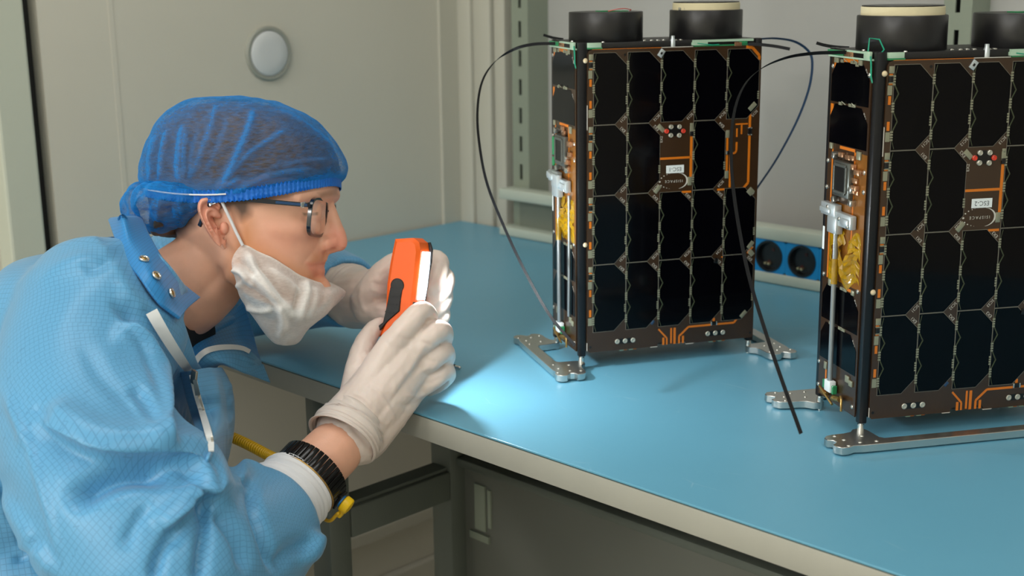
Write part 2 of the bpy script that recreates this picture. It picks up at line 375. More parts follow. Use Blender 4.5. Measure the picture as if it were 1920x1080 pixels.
def seg(g, a, b, wd, y0, y1):                 # flat bar between (x,z) points on the front
    ax, az = a; bx, bz = b; L_ = math.hypot(bx - ax, bz - az); nx, nz = -(bz - az) / L_ * wd / 2, (bx - ax) / L_ * wd / 2
    g.prism([(ax + nx, az + nz), (bx + nx, bz + nz), (bx - nx, bz - nz), (ax - nx, az - nz)], y0, y1)
def rim(g, poly, wd, y0, y1):
    inn = inset(poly, wd); n = len(poly); v = []
    for t in (y0, y1):
        v += [(a, t, b) for a, b in poly]; v += [(a, t, b) for a, b in inn]
    f = []
    for i in range(n):
        j = (i + 1) % n; f += [(i, j, n + j, n + i), (2 * n + i, 3 * n + i, 3 * n + j, 2 * n + j), (i, 2 * n + i, 2 * n + j, j), (n + i, n + j, 3 * n + j, 3 * n + i)]
    g.add(v, f)
SIDE = Matrix(((0, 1, 0, 0), (-1, 0, 0, 100), (0, 0, 1, 0), (0, 0, 0, 1)))
def flat(txt, size, x, z, ang, y=PY - .12, track=1.0):    # lettering on the front panel, turned by ang degrees
    return text_mesh(txt, size, Matrix.Translation((x, y, z)) @ Matrix.Rotation(R(90), 4, 'X') @ Matrix.Rotation(R(ang), 4, 'Z'), track)
def side_flat(txt, size, y, z, ang):
    return text_mesh(txt, size, Matrix.Translation((-1.3, y, z)) @ Matrix.Rotation(R(-90), 4, 'Z') @ Matrix.Rotation(R(90), 4, 'X') @ Matrix.Rotation(R(ang), 4, 'Z'))
def screw(name, root, p, d, axis, m=None):
    Q = {'y': Matrix.Rotation(R(90), 4, 'X'), 'x': Matrix.Rotation(R(-90), 4, 'Y'), 'z': Matrix.Identity(4)}[axis]
    g = SB(); g.lathe([(d / 2, 0), (d / 2, .7), (d * .42, 1.1), (d * .24, 1.1), (d * .22, .5), (.01, .5)], 14, M=Matrix.Translation(p) @ Q)
    return g.build(name, m or M_screw, root, 40)
def satellite(name, label, loc, rz, serial, foam_right, foot_plan):
    s = thing(name, label, 'satellite', loc, rz)
    # --- four rails, end caps, plates
    for x in (0, W_ - 8.5):
        for y in (0, D_ - 8.5):
            SB().box(x, x + 8.5, y, y + 8.5, 0, H_, 1.3).build('rail', M_rail, s, 40)
    SB().box(1.5, W_ - 1.5, 1.5, D_ - 1.5, 357.5, 365.4, .6).build('top_plate', M_frame, s, 40)
    SB().box(3, W_ - 3, 4, D_ - 3, 5.5, 9.5, .5).build('bottom_plate', M_frame, s)
    SB().box(8.5, W_ - 8.5, 1.2, D_ - 1.2, 9.5, 357.5).build('core_box', M_frame, s)
    SB().box(8.5, W_ - 8.5, D_ - 1.2, D_ + .6, 5, 358).build('back_panel', M_pcb, s)
    SB().box(W_ - 1.2, W_ + .3, 8.6, D_ - 8.6, 5, 358).build('right_panel', M_pcb, s)
    # --- front board with bottom notches
    x0, x1, z0, z1 = 9.4, 225.0, 4.9, 358.0
    o_ = [(x0 + 3, z0), (99, z0), (99, z0 + 2.4), (101, z0 + 4.4), (108, z0 + 4.4), (108, z0 + 1), (126, z0 + 1), (126, z0 + 4.4), (134, z0 + 4.4), (136, z0 + 2.4), (136, z0), (x1 - 2, z0), (x1, z0 + 2), (x1, z1 - 4), (x1 - 3, z1), (x0 + 6, z1), (x0 + 2, z1 - 1), (x0, z1 - 5), (x0, z0 + 3)]
    fp = SB().prism(o_, PY, .3).build('front_panel', M_pcb, s)
    g = SB(); g.box(x0 + 6, 99, PY - .05, PY + .9, z1, z1 + .5); g.build('top_edge', M_trace, fp)
    g = SB(); g.box(99, 138, PY - .2, PY + .9, z1, z1 + .7); g.box(x0 - .2, x0 + .3, PY - .1, PY + 1, 268, 296); g.box(x0 - .2, x0 + .3, PY - .1, PY + 1, z0 + 2, z0 + 12); g.box(90, 99, PY, 0, z0 - .8, z0); g.box(136, 146, PY, 0, z0 - .8, z0); g.build('edge_solder', M_silk, fp)
    # --- 18 front cells, each with its pale edge and its interconnect
    for r_ in range(4):
        for c_ in range(5):
            if (c_, r_) in BLANK: continue
            x, zt = COLX[c_], ROWZ[r_]; poly = front_cell(x, zt)
            o = SB().prism(poly, PY - .35, PY - .02).build('solar_cell', M_cell, s)
            g = SB(); rim(g, inset(poly, -.42), .42, PY - .30, PY - .02); g.build('cell_edge', M_grey, o)
            g = SB(); zc = zt - CH / 2
            ks = (-26.5, 0.5, 26.0)
            for k in ks:
                for q in range(4): g.box(x - 1.5, x + 1.3, PY - .75, PY - .3, zc + k - 4.6 + q * 2.5, zc + k - 4.6 + q * 2.5 + 1.7)
            for q in range(4): g.box(x + CW - 1.4, x + CW + .9, PY - .75, PY - .3, zc - 18 + q * 2.5, zc - 18 + q * 2.5 + 1.7)
            g.build('interconnect_tab', M_tab, o)
            g = SB()
            for ka, kb in ((ks[0] + 4.6, ks[1] - 4.6), (ks[1] + 4.6, ks[2] - 4.6)):
                km = (ka + kb) / 2
                for dx in (0, 1.6):
                    seg(g, (x + .4 + dx * .4, zc + ka), (x + 4.6 + dx * .5, zc + km), .36, PY - .8, PY - .45); seg(g, (x + 4.6 + dx * .5, zc + km), (x + .4 + dx * .4, zc + kb), .36, PY - .8, PY - .45)
            seg(g, (x + .6, zc + ks[2] + 4.6), (x + 2.6, zt - 1), .45, PY - .7, PY - .4); seg(g, (x + .6, zc + ks[0] - 4.6), (x + 3.2, zt - CH + 1), .45, PY - .7, PY - .4)
            g.build('interconnect_wire', M_wire, o)
    # --- silkscreen lettering by the cut corners
    v = SB()
    for r_ in range(4):
        for c_ in range(5):
            x = COLX[c_] + CW; zt = ROWZ[r_]
            if (c_, r_) not in BLANK and r_ < 3: v.add(*flat('SC%d%d' % (r_ + 1, c_ + 1), 4.4, x - 4.3, zt - CH + 5.2, 225))
            if r_ > 0 and (c_, r_) not in BLANK: v.add(*flat('EX%d' % (c_ + 1), 4.6, x - 4.6, zt - 5.4, 135))
    v.add(*flat('EX2', 4.4, 100.4, 253.5, 90))
    v.build('silkscreen', M_silk, fp)
    # --- bare board areas: traces
    g = SB(); T0, T1 = PY - .16, PY - .02
    def ln(w, *p):
        for a, b in zip(p[:-1], p[1:]): seg(g, a, b, w, T0, T1)
    ln(2.6, (98.6, 231), (138, 231)); ln(3.2, (138, 259), (138, 208)); ln(2.4, (127, 190.4), (139, 190.4))
    ln(2.6, (184, 252), (184, 212)); ln(2.6, (188.5, 232), (188.5, 192.5)); ln(2.4, (186, 233), (194, 233), (196, 236), (196, 246))
    ln(3.0, (212.5, 278), (212.5, 197), (207, 191)); ln(2.4, (172.5, 190.6), (182, 190.6)); ln(2.0, (196, 252), (196, 262)); ln(2.0, (202, 255), (202, 266)); ln(1.6, (194, 267), (210, 267))
    ln(2.4, (206, 286), (216, 296)); ln(3.4, (205, 356.3), (213, 355.3), (222, 346), (222, 341)); ln(2.0, (221, 118), (214, 111))
    ln(2.2, (172, 103.2), (171, 94)); ln(1.4, (180, 108.6), (205, 109))
    # bottom bundle
    ln(2.4, (203, 30.5), (199, 25.6), (139, 25.6), (127, 15), (127, 6)); ln(3, (172, 34), (172, 26)); ln(3.0, (121, 26), (121, 6)); ln(2.2, (116.5, 26), (116.5, 7)); ln(2.0, (100, 26), (111, 14), (111, 6)); ln(2.8, (106.5, 15), (106.5, 6)); ln(2.8, (132, 15), (132, 6)); ln(2.2, (214, 36), (221, 44))
    for z in (328.5, 300.2): pass
    g.build('trace', M_trace, fp)
    for r_ in range(4):                        # left edge: orange pads, chips and silver pads beside each cell
        zt = ROWZ[r_]
        g = SB(); g.box(11.8, 14.6, PY - .2, PY, zt - 37, zt - 29); g.box(11.8, 14.6, PY - .2, PY, zt - 61.5, zt - 53); g.box(11.6, 15.4, PY - .2, PY, zt - 10, zt - 8); g.box(11.6, 15.4, PY - .2, PY, zt - 18.4, zt - 16.4); g.build('orange_pad', M_trace, fp)
        g = SB(); g.box(11, 15.6, PY - 1.3, PY, zt - 16.4, zt - 10, .3); g.build('diode', M_chip, fp, 40)
        g = SB(); g.box(11, 16, PY - 1.5, PY, zt - 7.6, zt - 1.0, .4); g.box(11.2, 15.4, PY - 1.4, PY, zt - 10.3, zt - 9.4); g.box(11.2, 15.4, PY - 1.4, PY, zt - 17, zt - 16); g.box(10.6, 15.2, PY - .5, PY, zt - 28, zt - 19); g.box(10.6, 15.2, PY - .5, PY, zt - 72, zt - 63); g.build('solder_pad', M_tab, fp, 40)
    def chip(x, z, w, h, ang, mat_, y=1.2, nm='chip'):
        Q = Matrix.Translation((x, PY, z)) @ Matrix.Rotation(R(ang), 4, 'Y'); g = SB(); g.box(-w / 2, w / 2, -y, 0, -h / 2, h / 2, min(.4, y / 3), M=Q); return g.build(nm, mat_, fp, 40)
    for x, z, w, h, a in ((99.6, 266.5, 5, 10.5, -45), (138, 263.5, 4.6, 9, 0), (138, 268.8, 4, 4, 0), (136.6, 203, 5, 10, 0), (184, 256, 4.4, 9, 0), (184, 208, 4.4, 9, 0), (215, 287, 5.5, 11, 45), (216, 186, 8, 8, -45), (96.2, 195.6, 5, 10.5, 40), (218, 121, 5, 10, 40), (211, 35.5, 4.4, 10, 45), (219, 111, 6, 8, -40)): chip(x, z, w, h, a, M_tab, .7, 'solder_pad')
    for x, z, w, h, a in ((138, 258.4, 4.4, 5.5, 0), (212.5, 258, 5, 6.5, 0), (186.5, 234, 6, 4.5, 0), (172, 27.4, 6, 5, 0), (173, 105, 5, 6, 10)): chip(x, z, w, h, a, M_chip, 1.5, 'diode')
    for x, z, w, h, a in ((212.5, 262, 5, 1.6, 0), (212.5, 254, 5, 1.6, 0), (183, 234, 1.5, 4.5, 0), (190, 234, 1.5, 4.5, 0), (168.5, 27.4, 1.5, 5, 0), (175.5, 27.4, 1.5, 5, 0)): chip(x, z, w, h, a, M_screw, 1.6, 'solder_end')
    chip(98.5, 352, 6, 9, 35, M_hinge, 1.6, 'sun_sensor'); chip(98.5, 352, 2.4, 3, 35, M_chip, 1.9, 'chip'); chip(92.2, 35.2, 2.6, 5.5, 40, M_tapeb, 1.4, 'chip')
    # six round sensors round a black window
    g = SB(); g.prism([(111, 257), (122.6, 256.5), (126.4, 262.5), (122.6, 269.5), (111, 270), (107.5, 263)], PY - .5, PY); g.build('window', M_chip, fp)
    for x, z, red in ((111.8, 267.6, 0), (122.2, 267.4, 0), (106.3, 262.8, 1), (127.2, 262.2, 1), (111.6, 257.9, 0), (122.1, 257.4, 0)):
        g = SB(); g.lathe([(2.6, 0), (2.6, 2.0), (2.1, 2.4), (1.9, 1.6), (.9, 1.6), (.01, 2.0)], 18, M=Matrix.Translation((x, PY, z)) @ Matrix.Rotation(R(90), 4, 'X'))
        tag(g.build('light_sensor', M_red2 if red else M_lens, fp, 40), 'red-rimmed round sensor' if red else None)
    # white serial label with printed number, turned upside down, and the maker's emblem below it
    lb = SB().box(106.9, 129.2, PY - .35, PY, 213.4, 222.6, .1).build('serial_label', M_label, fp)
    SB().add(*flat('ESC-%d' % serial, 6.6, 118.0, 218.0, 180, PY - .40)).build('lettering', M_ink, lb, fixn=False)
    g = SB(); g.add(*flat('ISISPACE', 4.2, 116.8, 203.9, 180, track=1.45))
    n = 28; v = []; f = []
    for i in range(n + 1):                     # crescent
        a = R(-84 + 168 * i / n); ro, wd = 11.4, 1.8 * math.cos(a * .93) ** 1.2
        for k in (ro, ro - max(.12, wd)): v.append((121.5 + k * 1.15 * math.cos(a), PY - .12, 204.0 + k * .82 * math.sin(a)))
    for i in range(n): f.append((2 * i, 2 * i + 1, 2 * i + 3, 2 * i + 2))
    g.add(v, f)
    for x, z, rr in ((99.0, 204, 1.25), (101.0, 208.3, .95), (100.7, 199.6, .95), (104.2, 210.6, .85), (104, 197.6, .85), (108, 212, .6), (107.8, 196.2, .6), (111, 212.8, .35), (111, 195.4, .35)):
        rr *= .75; nn = 10; g.add([(x + rr * 1.25 * math.cos(2 * math.pi * i / nn), PY - .12, z + rr * math.sin(2 * math.pi * i / nn)) for i in range(nn)], [tuple(range(nn))])
    tag(g.build('emblem', M_silk, fp, fixn=False), 'white crescent emblem with dots and upside-down lettering')
    # screws along the bottom, in black slots
    for xa in (57.3, 174.4):
        z = 15.6 if xa < 100 else 14.8; g = SB(); g.box(xa - 11, xa + 11, PY - .3, PY, z - 3.1, z + 3.1, .1); g.build('screw_slot', M_chip, fp)
        for dx in (-10, 0, 10): screw('screw', fp, (xa + dx, PY - .2, z), 6.0, 'y', M_lens)
    for x, z in ((13.4, 11.6), (221, 11), (54.5, 351.5), (48.5, 196)): g = SB(); g.lathe([(1.5, 0), (1.5, .15), (.01, .15)], 14, M=Matrix.Translation((x, PY, z)) @ Matrix.Rotation(R(90), 4, 'X')); g.build('hole', M_chip, fp)
    g = SB()
    for x in (52, 64, 168, 180): g.box(x, x + 5, 2, 5, z0 - 2.4, z0 - .4)
    g.build('bottom_pad', M_pale, s); g = SB()
    for x in (57.2, 69.2, 173.2, 185.2): g.box(x, x + 4, 2, 5, z0 - 2.2, z0 - .6)
    g.build('bottom_contact', M_trace, s)
    for z in (346, 135):
        g = SB(); g.lathe([(2.9, 0), (2.7, 1.5), (1.8, 2.6), (.01, 2.9)], 16, M=Matrix.Translation((7.6, .6, z)) @ Matrix.Rotation(R(90), 4, 'X')); g.build('button', M_bump, s, 60)
    # --- top: strips, standoffs, drums
    g = SB(); g.box(9.8, 26, -2.2, 1.5, 360.2, 365.6, .3); g.build('tape_pad', M_pale, s, 40)
    g = SB(); g.box(9.8, 27, -2.0, .6, 358.6, 360.2); g.build('board_edge', M_green, s)
    g = SB(); g.box(138, 214, -2.0, 2, 363.0, 365.6); g.box(137, 156, -2.2, 2, 359.6, 363.0); g.build('tape_pad', M_pale, s)
    g = SB(); g.box(139, 212, -1.6, 2, 358.2, 359.6); g.box(196, 206, -2.3, 0, 360, 363.2); g.build('board_edge', M_green, s)
    g = SB(); g.tube([(143, -2.4, 362), (152, -2.8, 360.8), (162, -2.6, 359.6), (170, -2.2, 360)], .5, 6); g.build('thread', M_teal, s)
    g = SB(); g.box(190, 199, -2.4, 0, 357.4, 362.0, .3); g.build('copper_joint', M_copper, s)
    g = SB(); g.lathe([(3.0, 358.4), (3.0, 366), (2.2, 368), (2.2, 371)], 14, (114.4, 2.6, 0)); g.build('standoff', M_hinge, s, 40)
    for x, y in ((84, 14), (92, 12), (100, 13), (107, 12), (120, 8), (127, 9)): screw('screw', s, (x, y, 365.4), 5, 'z')
    for x, y in ((24, 80), (60, 84), (6, 40), (30, 4)): screw('screw', s, (x, y, 365.4), 4, 'z')
    for k, x in enumerate((50.4, 177.0)):
        d = SB(); d.lathe([(42.6, 365.3), (43, 366), (43, 397.2), (42.4, 398.2), (40, 398.4), (.01, 398.4)], 64, (x, 50, 0)); dr = d.build('drum', M_can, s, 40)
        foam = (k == 1) == foam_right
        if foam:
            g = SB(); g.lathe([(39.6, 398.4), (39.6, 406), (39.2, 406.4), (.01, 406.4)], 48, (x, 50, 0)); tag(g.build('foam_disc', M_foam, dr, 40), 'cream foam disc on the drum')
            g = SB(); g.lathe([(38.8, 406.4), (38.8, 407.6), (.01, 407.6)], 48, (x, 50, 0)); g.build('foam_cap', M_chip, dr, 40)
            sgn = 1 if serial == 2 else -1
            for a_ in (22, 34): 
                aa = R(180 + a_ if sgn < 0 else -a_); g = SB(); px_, py_ = x + 41 * math.cos(aa), 50 + 41 * math.sin(aa) * .7; g.box(px_ - 1.6, px_ + 1.6, py_ - 1.6, py_ + 1.6, 398.4, 401.6, .4); g.build('connector', M_screw, dr)
        else:
            g = SB(); g.box(x - 12, x + 6, 34, 52, 398.4, 399.6); g.box(x + 10, x + 20, 30, 44, 398.4, 399.4); g.build('green_board', M_green, dr)
            if serial == 1: g = SB(); g.tube([(x - 4, 32, 399), (x + 6, 28, 401.4), (x + 16, 30, 401.8), (x + 26, 36, 400.2), (x + 27, 44, 398.6)], .45, 6); g.build('red_wire', M_red2, dr)
    # --- left side board with four cells and the deployable mast
    X0 = -1.0
    sp = SB().box(X0, .5, 8.6, 91.6, 5, 357).build('side_panel', M_pcb, s)
    def sq(g, y0_, y1_, z0_, z1_, t=.2, b=0): g.box(X0 - t, X0, min(y0_, y1_), max(y0_, y1_), z0_, z1_, b)
    for zb, zt in ((313.5, 353.2), (272, 311.6), (89, 127.5), (46.5, 86)):
        pts = [(90.2, zb), (90.2, zt - 13), (80, zt), (25, zt), (11.6, zt - 14), (11.6, zb)]
        g = SB(); g.add([(X0 - .35, a, b) for a, b in pts] + [(X0 - .02, a, b) for a, b in pts], [(0, 1, 2, 3, 4, 5), (11, 10, 9, 8, 7, 6)] + [(i, 6 + i, 6 + (i + 1) % 6, (i + 1) % 6) for i in range(6)])
        o = g.build('side_cell', M_cell, s); g = SB()
        for y in (72, 51, 44): sq(g, y, y - 7, zt - .6, zt + 2.4, .8)
        for y in (66, 45): g.tube([(X0 - .8, y, zt), (X0 - 2.6, y - 4, zt + 3.6), (X0 - .8, y - 9, zt + .6)], .35, 5)
        g.build('interconnect_tab', M_tab, o)
        g = SB(); g.add(*side_flat('EX%d' % (1 if zt > 200 else 2), 4.6, 18, zt - 7.5, -52)); g.build('silkscreen', M_silk, o)
    g = SB(); sq(g, 80, 82.6, 133, 268); sq(g, 32, 35, 133, 268); sq(g, 34, 66, 268, 271, .22); sq(g, 60, 76, 129, 132); sq(g, 36, 66, 353.6, 357.2, .6); sq(g, 82, 86, 341, 356); sq(g, 73, 76, 15, 43); sq(g, 66, 80, 7, 13); sq(g, 84, 90, 296, 311); sq(g, 28, 40, 128.6, 131.6); g.build('trace', M_trace, sp)
    g = SB(); sq(g, 8.8, 32, 134, 268, .1); sq(g, 36, 80, 134, 214, .1); g.build('amber_board', M_pcb2, sp)
    g = SB(); sq(g, 84, 75, 352, 357, 2, .5); sq(g, 33, 26, 352, 357, 2, .5); sq(g, 40, 34, 350.6, 352.6, 1); sq(g, 78, 72, 36, 44, 1.4, .4); sq(g, 30, 22, 36, 43, 1.6, .4); sq(g, 22, 15, 34, 40, 1.6, .4); sq(g, 86, 80, 266, 272, 2, .5); sq(g, 28, 20, 262, 270, 2, .5); sq(g, 76, 70, 126, 133, 1.8, .5); sq(g, 26, 20, 127, 132, 1.8, .5); g.build('solder_pad', M_tab, sp, 40)
    for y, z in ((89, 348), (12.6, 344), (90.5, 253), (13, 251), (89.5, 135), (14.5, 133), (91, 40), (90.5, 15), (14, 14), (12.4, 232), (91, 226)): screw('screw', sp, (X0, y, z), 4.6, 'x')
    # camera: black square eye in a silver frame with copper foil round it
    cb = SB().box(X0 - 6, X0, 33, 67, 222, 257, .8).build('camera_frame', M_camf, s, 40)
    g = SB(); g.box(X0 - 6.8, X0 - 5.6, 39, 61, 228, 252); g.build('camera_eye', M_chip, cb)
    g = SB()
    for a_, b_, c_, d_ in ((61, 64, 227, 253), (36, 39, 227, 253)): g.box(X0 - 8, X0 - 5.5, a_, b_, c_, d_, .4)
    for c_, d_ in ((225, 228), (252, 255)): g.box(X0 - 8, X0 - 5.5, 38, 62, c_, d_, .4)
    g.build('frame_bar', M_camf, cb)
    g = SB(); rr = random.Random(serial)
    for k in range(7):
        y, z = rr.uniform(20, 34), rr.uniform(220, 256); g.box(X0 - rr.uniform(2, 6), X0, y - 5, y + 5, z - 2.6, z + 2.6, .5)
    g.build('copper_block', M_copper, s, 40); g = SB()
    for k in range(3): y, z = rr.uniform(36, 62), 262 + rr.uniform(-3, 3); g.box(X0 - 3, X0, y - 5, y + 5, z - 2, z + 3, .6)
    g.build('copper_block', M_copper, s, 40)
    for y, z, a_ in ((70, 261, 20), (66, 217, -25), (31, 232, 25), (30, 219, 10)):
        g = SB(); g.box(-3.2, 3.2, -3, 3, -3, 3, .5, M=Matrix.Translation((X0 - 3, y, z)) @ Matrix.Rotation(R(a_), 4, 'X')); g.build('clip', M_screw, s, 40)
    if serial == 1:
        for z0_, z1_ in ((230, 252), (217, 228)): g = SB(); g.box(X0 - 2.5, X0, 83.5, 89, z0_, z1_, .8); tag(g.build('green_clip', M_green, s, 40), 'bright green clip on the side board')
    # hinge: silver T-shaped bracket
    hg = SB(); hg.box(X0 - 9, X0 - 1, 54, 85, 200, 213, 1.2, M=Matrix.Translation((0, 0, 0))); hg.box(X0 - 8, X0 - 1, 22, 57, 193, 207, 1.2); hg.box(X0 - 10, X0 - 2, 48, 68, 184, 201, 1.2); hg.box(X0 - 11, X0 - 7, 62, 84, 203, 208, .8); hg.box(X0 - 10, X0 - 6, 24, 40, 196, 203, .8)
    h = hg.build('hinge_bracket', M_hinge, s, 40)
    for y, z in ((80, 206), (70, 209), (44, 201), (30, 199), (26, 196)): screw('screw', h, (X0 - 8.6, y, z), 4.4, 'x')
    if serial == 1:
        g = SB(); g.box(X0 - 14, X0 - 6, 74, 94, 199, 206, 1.5, M=Matrix.Translation((0, 12, -4)) @ Matrix.Rotation(R(8), 4, 'X')); g.box(X0 - 13, X0 - 6, 40, 62, 196, 212, 2); g.build('bracket_fin', M_hinge, h, 40)
    mb = SB(); mb.tube([(X0 - 5, 56.5, 194), (X0 - 5, 56.0, 110), (X0 - 5, 55.2, 24)], 2.6, 14); mast = mb.build('mast', M_mast, s, 60)
    if serial == 1: mb = SB(); mb.tube([(X0 - 3, 24, 190), (X0 - 3, 24, 100), (X0 - 3, 26, 44)], 1.7, 10); mb.build('mast', M_mast, s, 60)
    g = SB(); g.tube([(X0 - 5, 56.2, 158), (X0 - 5, 56.0, 132)], 3.4, 14); g.build('film_wrap', M_kap, mast, 60)
    # crumpled yellow film
    g = SB(); n_, m_ = 14, 18; v = []
    for i in range(n_):
        for j in range(m_):
            y = 12 + 66 * i / (n_ - 1); z = 135 + 50 * j / (m_ - 1); e = math.sin(math.pi * i / (n_ - 1)) * math.sin(math.pi * j / (m_ - 1))
            v.append((X0 - .5 - e * rr.uniform(.5, 7.5), y + rr.uniform(-1.5, 1.5), z + rr.uniform(-1.5, 1.5) + (6 if serial == 2 else 0) * math.sin(i * .9)))
    hole = [(i, j) for i in range(n_ - 1) for j in range(m_ - 1) if not (rr.random() < .10 or (4 < i < 6 and j > 9) or (i in (9, 10) and serial == 2 and j > 5))]
    g.add(v, [(i * m_ + j, (i + 1) * m_ + j, (i + 1) * m_ + j + 1, i * m_ + j + 1) for i, j in hole]); tag(g.build('film', M_kap, s), 'crumpled clear yellow film')
    # white label on the rear rail, mast foot with connector and brass coil
    SB().box(-.35, 0, 92.6, 97.6, 160, 184).build('rail_label', M_label, s)
    mf = SB().box(X0 - 8, X0 - 1, 49, 62, 18, 30, .8).build('mast_foot', M_label, s, 40)
    g = SB(); g.box(X0 - 7, X0 - 1, 62, 68, 19, 28, .6); g.box(X0 - 6, X0 - 1, 46, 50, 17, 26, .6); g.build('green_board', M_green, mf)
    g = SB(); g.lathe([(2.6, -9), (3, -8), (2.4, -7), (3, -5), (2.4, -4), (3, -2), (2.4, 0), (3, 2), (2.4, 4), (2.6, 6)], 14, M=Matrix.Translation((X0 - 5, 38, 15)) @ Matrix.Rotation(R(80), 4, 'X')); g.build('coil', M_brassy, mf, 60)
    g = SB(); g.box(X0 - 5, X0 - 1, 64, 78, 10, 14, .5, M=Matrix.Translation((0, 0, 0))); g.tube([(X0 - 4, 80, 16), (X0 - 5, 62, 11), (X0 - 5, 48, 6)], 1.4, 8); g.tube([(X0 - 3, 34, 19), (X0 - 6, 26, 18), (X0 - 6, 26, 6)], 1.2, 8); g.build('coil', M_brassy, mf, 60)
    # antenna root on the left top corner: pale green board, green clip, teal thread
    g = SB(); g.box(-3.2, .4, 8, 96, 357.5, 359.2); g.box(-3.2, .4, 12, 60, 363.6, 365.4); g.build('antenna_board', M_pale, s)
    g = SB(); g.box(-3.6, -.4, 10, 22, 357.6, 366, .6); g.build('tape_pad', M_pale, s, 40)
    g = SB(); g.box(-2.8, -.6, 24, 44, 359.4, 363.6); g.build('chip', M_chip, s)
    g = SB(); g.box(-3.4, -.6, 44, 62, 359, 364, .6); g.build('copper_joint', M_copper, s, 40)
    g = SB(); g.box(-3.4, -.6, 64, 98, 359.4, 364.4, .3); g.build('green_board', M_green, s)
    g = SB(); g.tube([(-3, 8.5, 362), (-2.6, 7.2, 352), (-2.8, 6.2, 343), (-2.4, 4.4, 338), (-2.6, 7, 343), (-2.4, 8, 356)], .8, 6)
    if serial == 2: g.tube([(-2, 16, 366), (2, 22, 378), (8, 14, 377), (8, 4, 368), (4, 2, 365)], .7, 6)
    g.build('thread', M_teal, s)
    # --- pins and feet
    for x in (4.2, W_ - 4.2):
        for y in (4.2, D_ - 4.2): g = SB(); g.lathe([(2.9, -16.0), (2.9, -13), (3.4, -13), (3.4, -1.5), (2.6, -1.5), (2.6, 0)], 16, (x, y, 0)); g.build('pin', M_screw, s, 40)
    half = [(-24.5, 15), (-21, 11.5), (-2, 10), (6, 8), (7.5, 3), (6, -4), (0, -9), (-2.6, -18), (-3, -31), (-5, -38), (-10, -42), (-16.5, -42), (-18.5, -37), (-23, -35.5), (-26, -38), (-29, -42), (-35, -42), (-40, -38), (-40.5, -31), (-37, -24), (-38.5, -14), (-38.5, 10)]
    full = half + [(x, 100 - y) for x, y in half[::-1]]
    zt, zb = -6.8, -14.6
    SC_IN = [(-36, -29), (-8, -30), (-30, -14), (-31, 3), (-14, -4), (-20, -26)]
    def foot(tr, lab):
        b_ = SB(); pts = [tr(x, y) for x, y in full]; b_.prism(pts, zb, zt, 'z', .5); f_ = b_.build('foot_plate', M_alum, s, 40)
        for x, y in SC_IN:
            for yy in (y, 100 - y): X, Y = tr(x, yy); screw('screw', f_, (X, Y, zt - .5), 4.4, 'z')
    if foot_plan == 'sides':
        foot(lambda x, y: (x, y), ''); foot(lambda x, y: (W_ - x, y), '')
    else:
        L2 = W_
        def tr(x, y):                          # run the bar along the front instead
            k = y if y < 50 else y + (L2 - 100); return (k, x)
        foot(lambda x, y: tr(x, y), ''); foot(lambda x, y: (tr(x, y)[0], D_ - tr(x, y)[1]), '')
    return s
SA = satellite('satellite', 'black box satellite with solar cells, white label reading ESC-1, foam on its second drum', (-.998, 1.106, TZ + .0161), R(61.397), 1, True, 'sides')
SB2 = satellite('satellite', 'black box satellite with solar cells, its small white label reading ESC-2, standing nearer the camera', (-.634, 1.119, TZ + .0161), R(57.683), 2, False, 'front')
bpy.context.view_layer.update()
def local(root, P): return root.matrix_world.inverted() @ P if False else (Matrix.Translation(root.location) @ Euler(root.rotation_euler).to_matrix().to_4x4()).inverted() @ P
def antenna(root, pix, width, wdir, m, name='antenna'):
    P = spline(pix, 60); pts = [local(root, at(*q[:3])) for q in P]; wd = [q[3] * mm for q in P]
    g = MB(); Rm = Euler(root.rotation_euler).to_matrix().inverted(); wl = Rm @ Vector(wdir)
    g.strip(pts, wd, .0004, wl); return g.build(name, m, root)
# long measuring-tape antennas, springing out of the top corners (x, y, depth, width)
antenna(SA, [(1041, 81.5, 1.532, 3.6), (1000, 83, 1.545, 3.6), (965, 92, 1.555, 3.6), (930, 114, 1.562, 3.6), (906, 148, 1.565, 3.6), (896, 195, 1.56, 3.6), (897, 255, 1.55, 3.6), (912, 340, 1.535, 3.6), (945, 425, 1.52, 3.6), (985, 510, 1.50, 3.6), (1030, 590, 1.475, 3.6), (1078, 648, 1.452, 3.6)], 6, (.75, .25, .62), M_tape)
antenna(SA, [(1395, 82, 1.523, 3.6), (1425, 83.5, 1.515, 3.6), (1455, 87, 1.508, 3.6), (1481, 92, 1.50, 3.6)], 6, (0, .3, 1), M_tape)
antenna(SA, [(1424, 73, 1.58, 3.2), (1455, 72, 1.60, 3.2), (1490, 78, 1.62, 3.2), (1515, 95, 1.635, 3.2), (1523, 118, 1.64, 3.2), (1517, 165, 1.645, 3.2), (1495, 225, 1.65, 3.2), (1458, 295, 1.655, 3.2), (1420, 352, 1.66, 3.2), (1380, 410, 1.665, 3.2)], 5, (.75, .25, .62), M_tapeb)
antenna(SA, [(1056, 74, 1.600, 3.2), (1036, 70.5, 1.61, 3.2), (1019, 65.5, 1.622, 3.2)], 5, (.3, .2, .9), M_tape)
antenna(SB2, [(1604, 98, 1.275, 3.6), (1560, 98.5, 1.28, 3.6), (1520, 100.5, 1.283, 3.6), (1475, 108, 1.283, 3.6), (1430, 127, 1.28, 3.6), (1397, 158, 1.275, 3.6), (1378, 205, 1.265, 3.6), (1371, 270, 1.25, 3.6), (1374, 345, 1.235, 3.6), (1387, 435, 1.215, 3.6), (1406, 525, 1.195, 3.6), (1434, 618, 1.17, 3.6), (1465, 710, 1.145, 3.6), (1502, 813, 1.12, 3.6)], 6, (.75, .25, .62), M_tape)
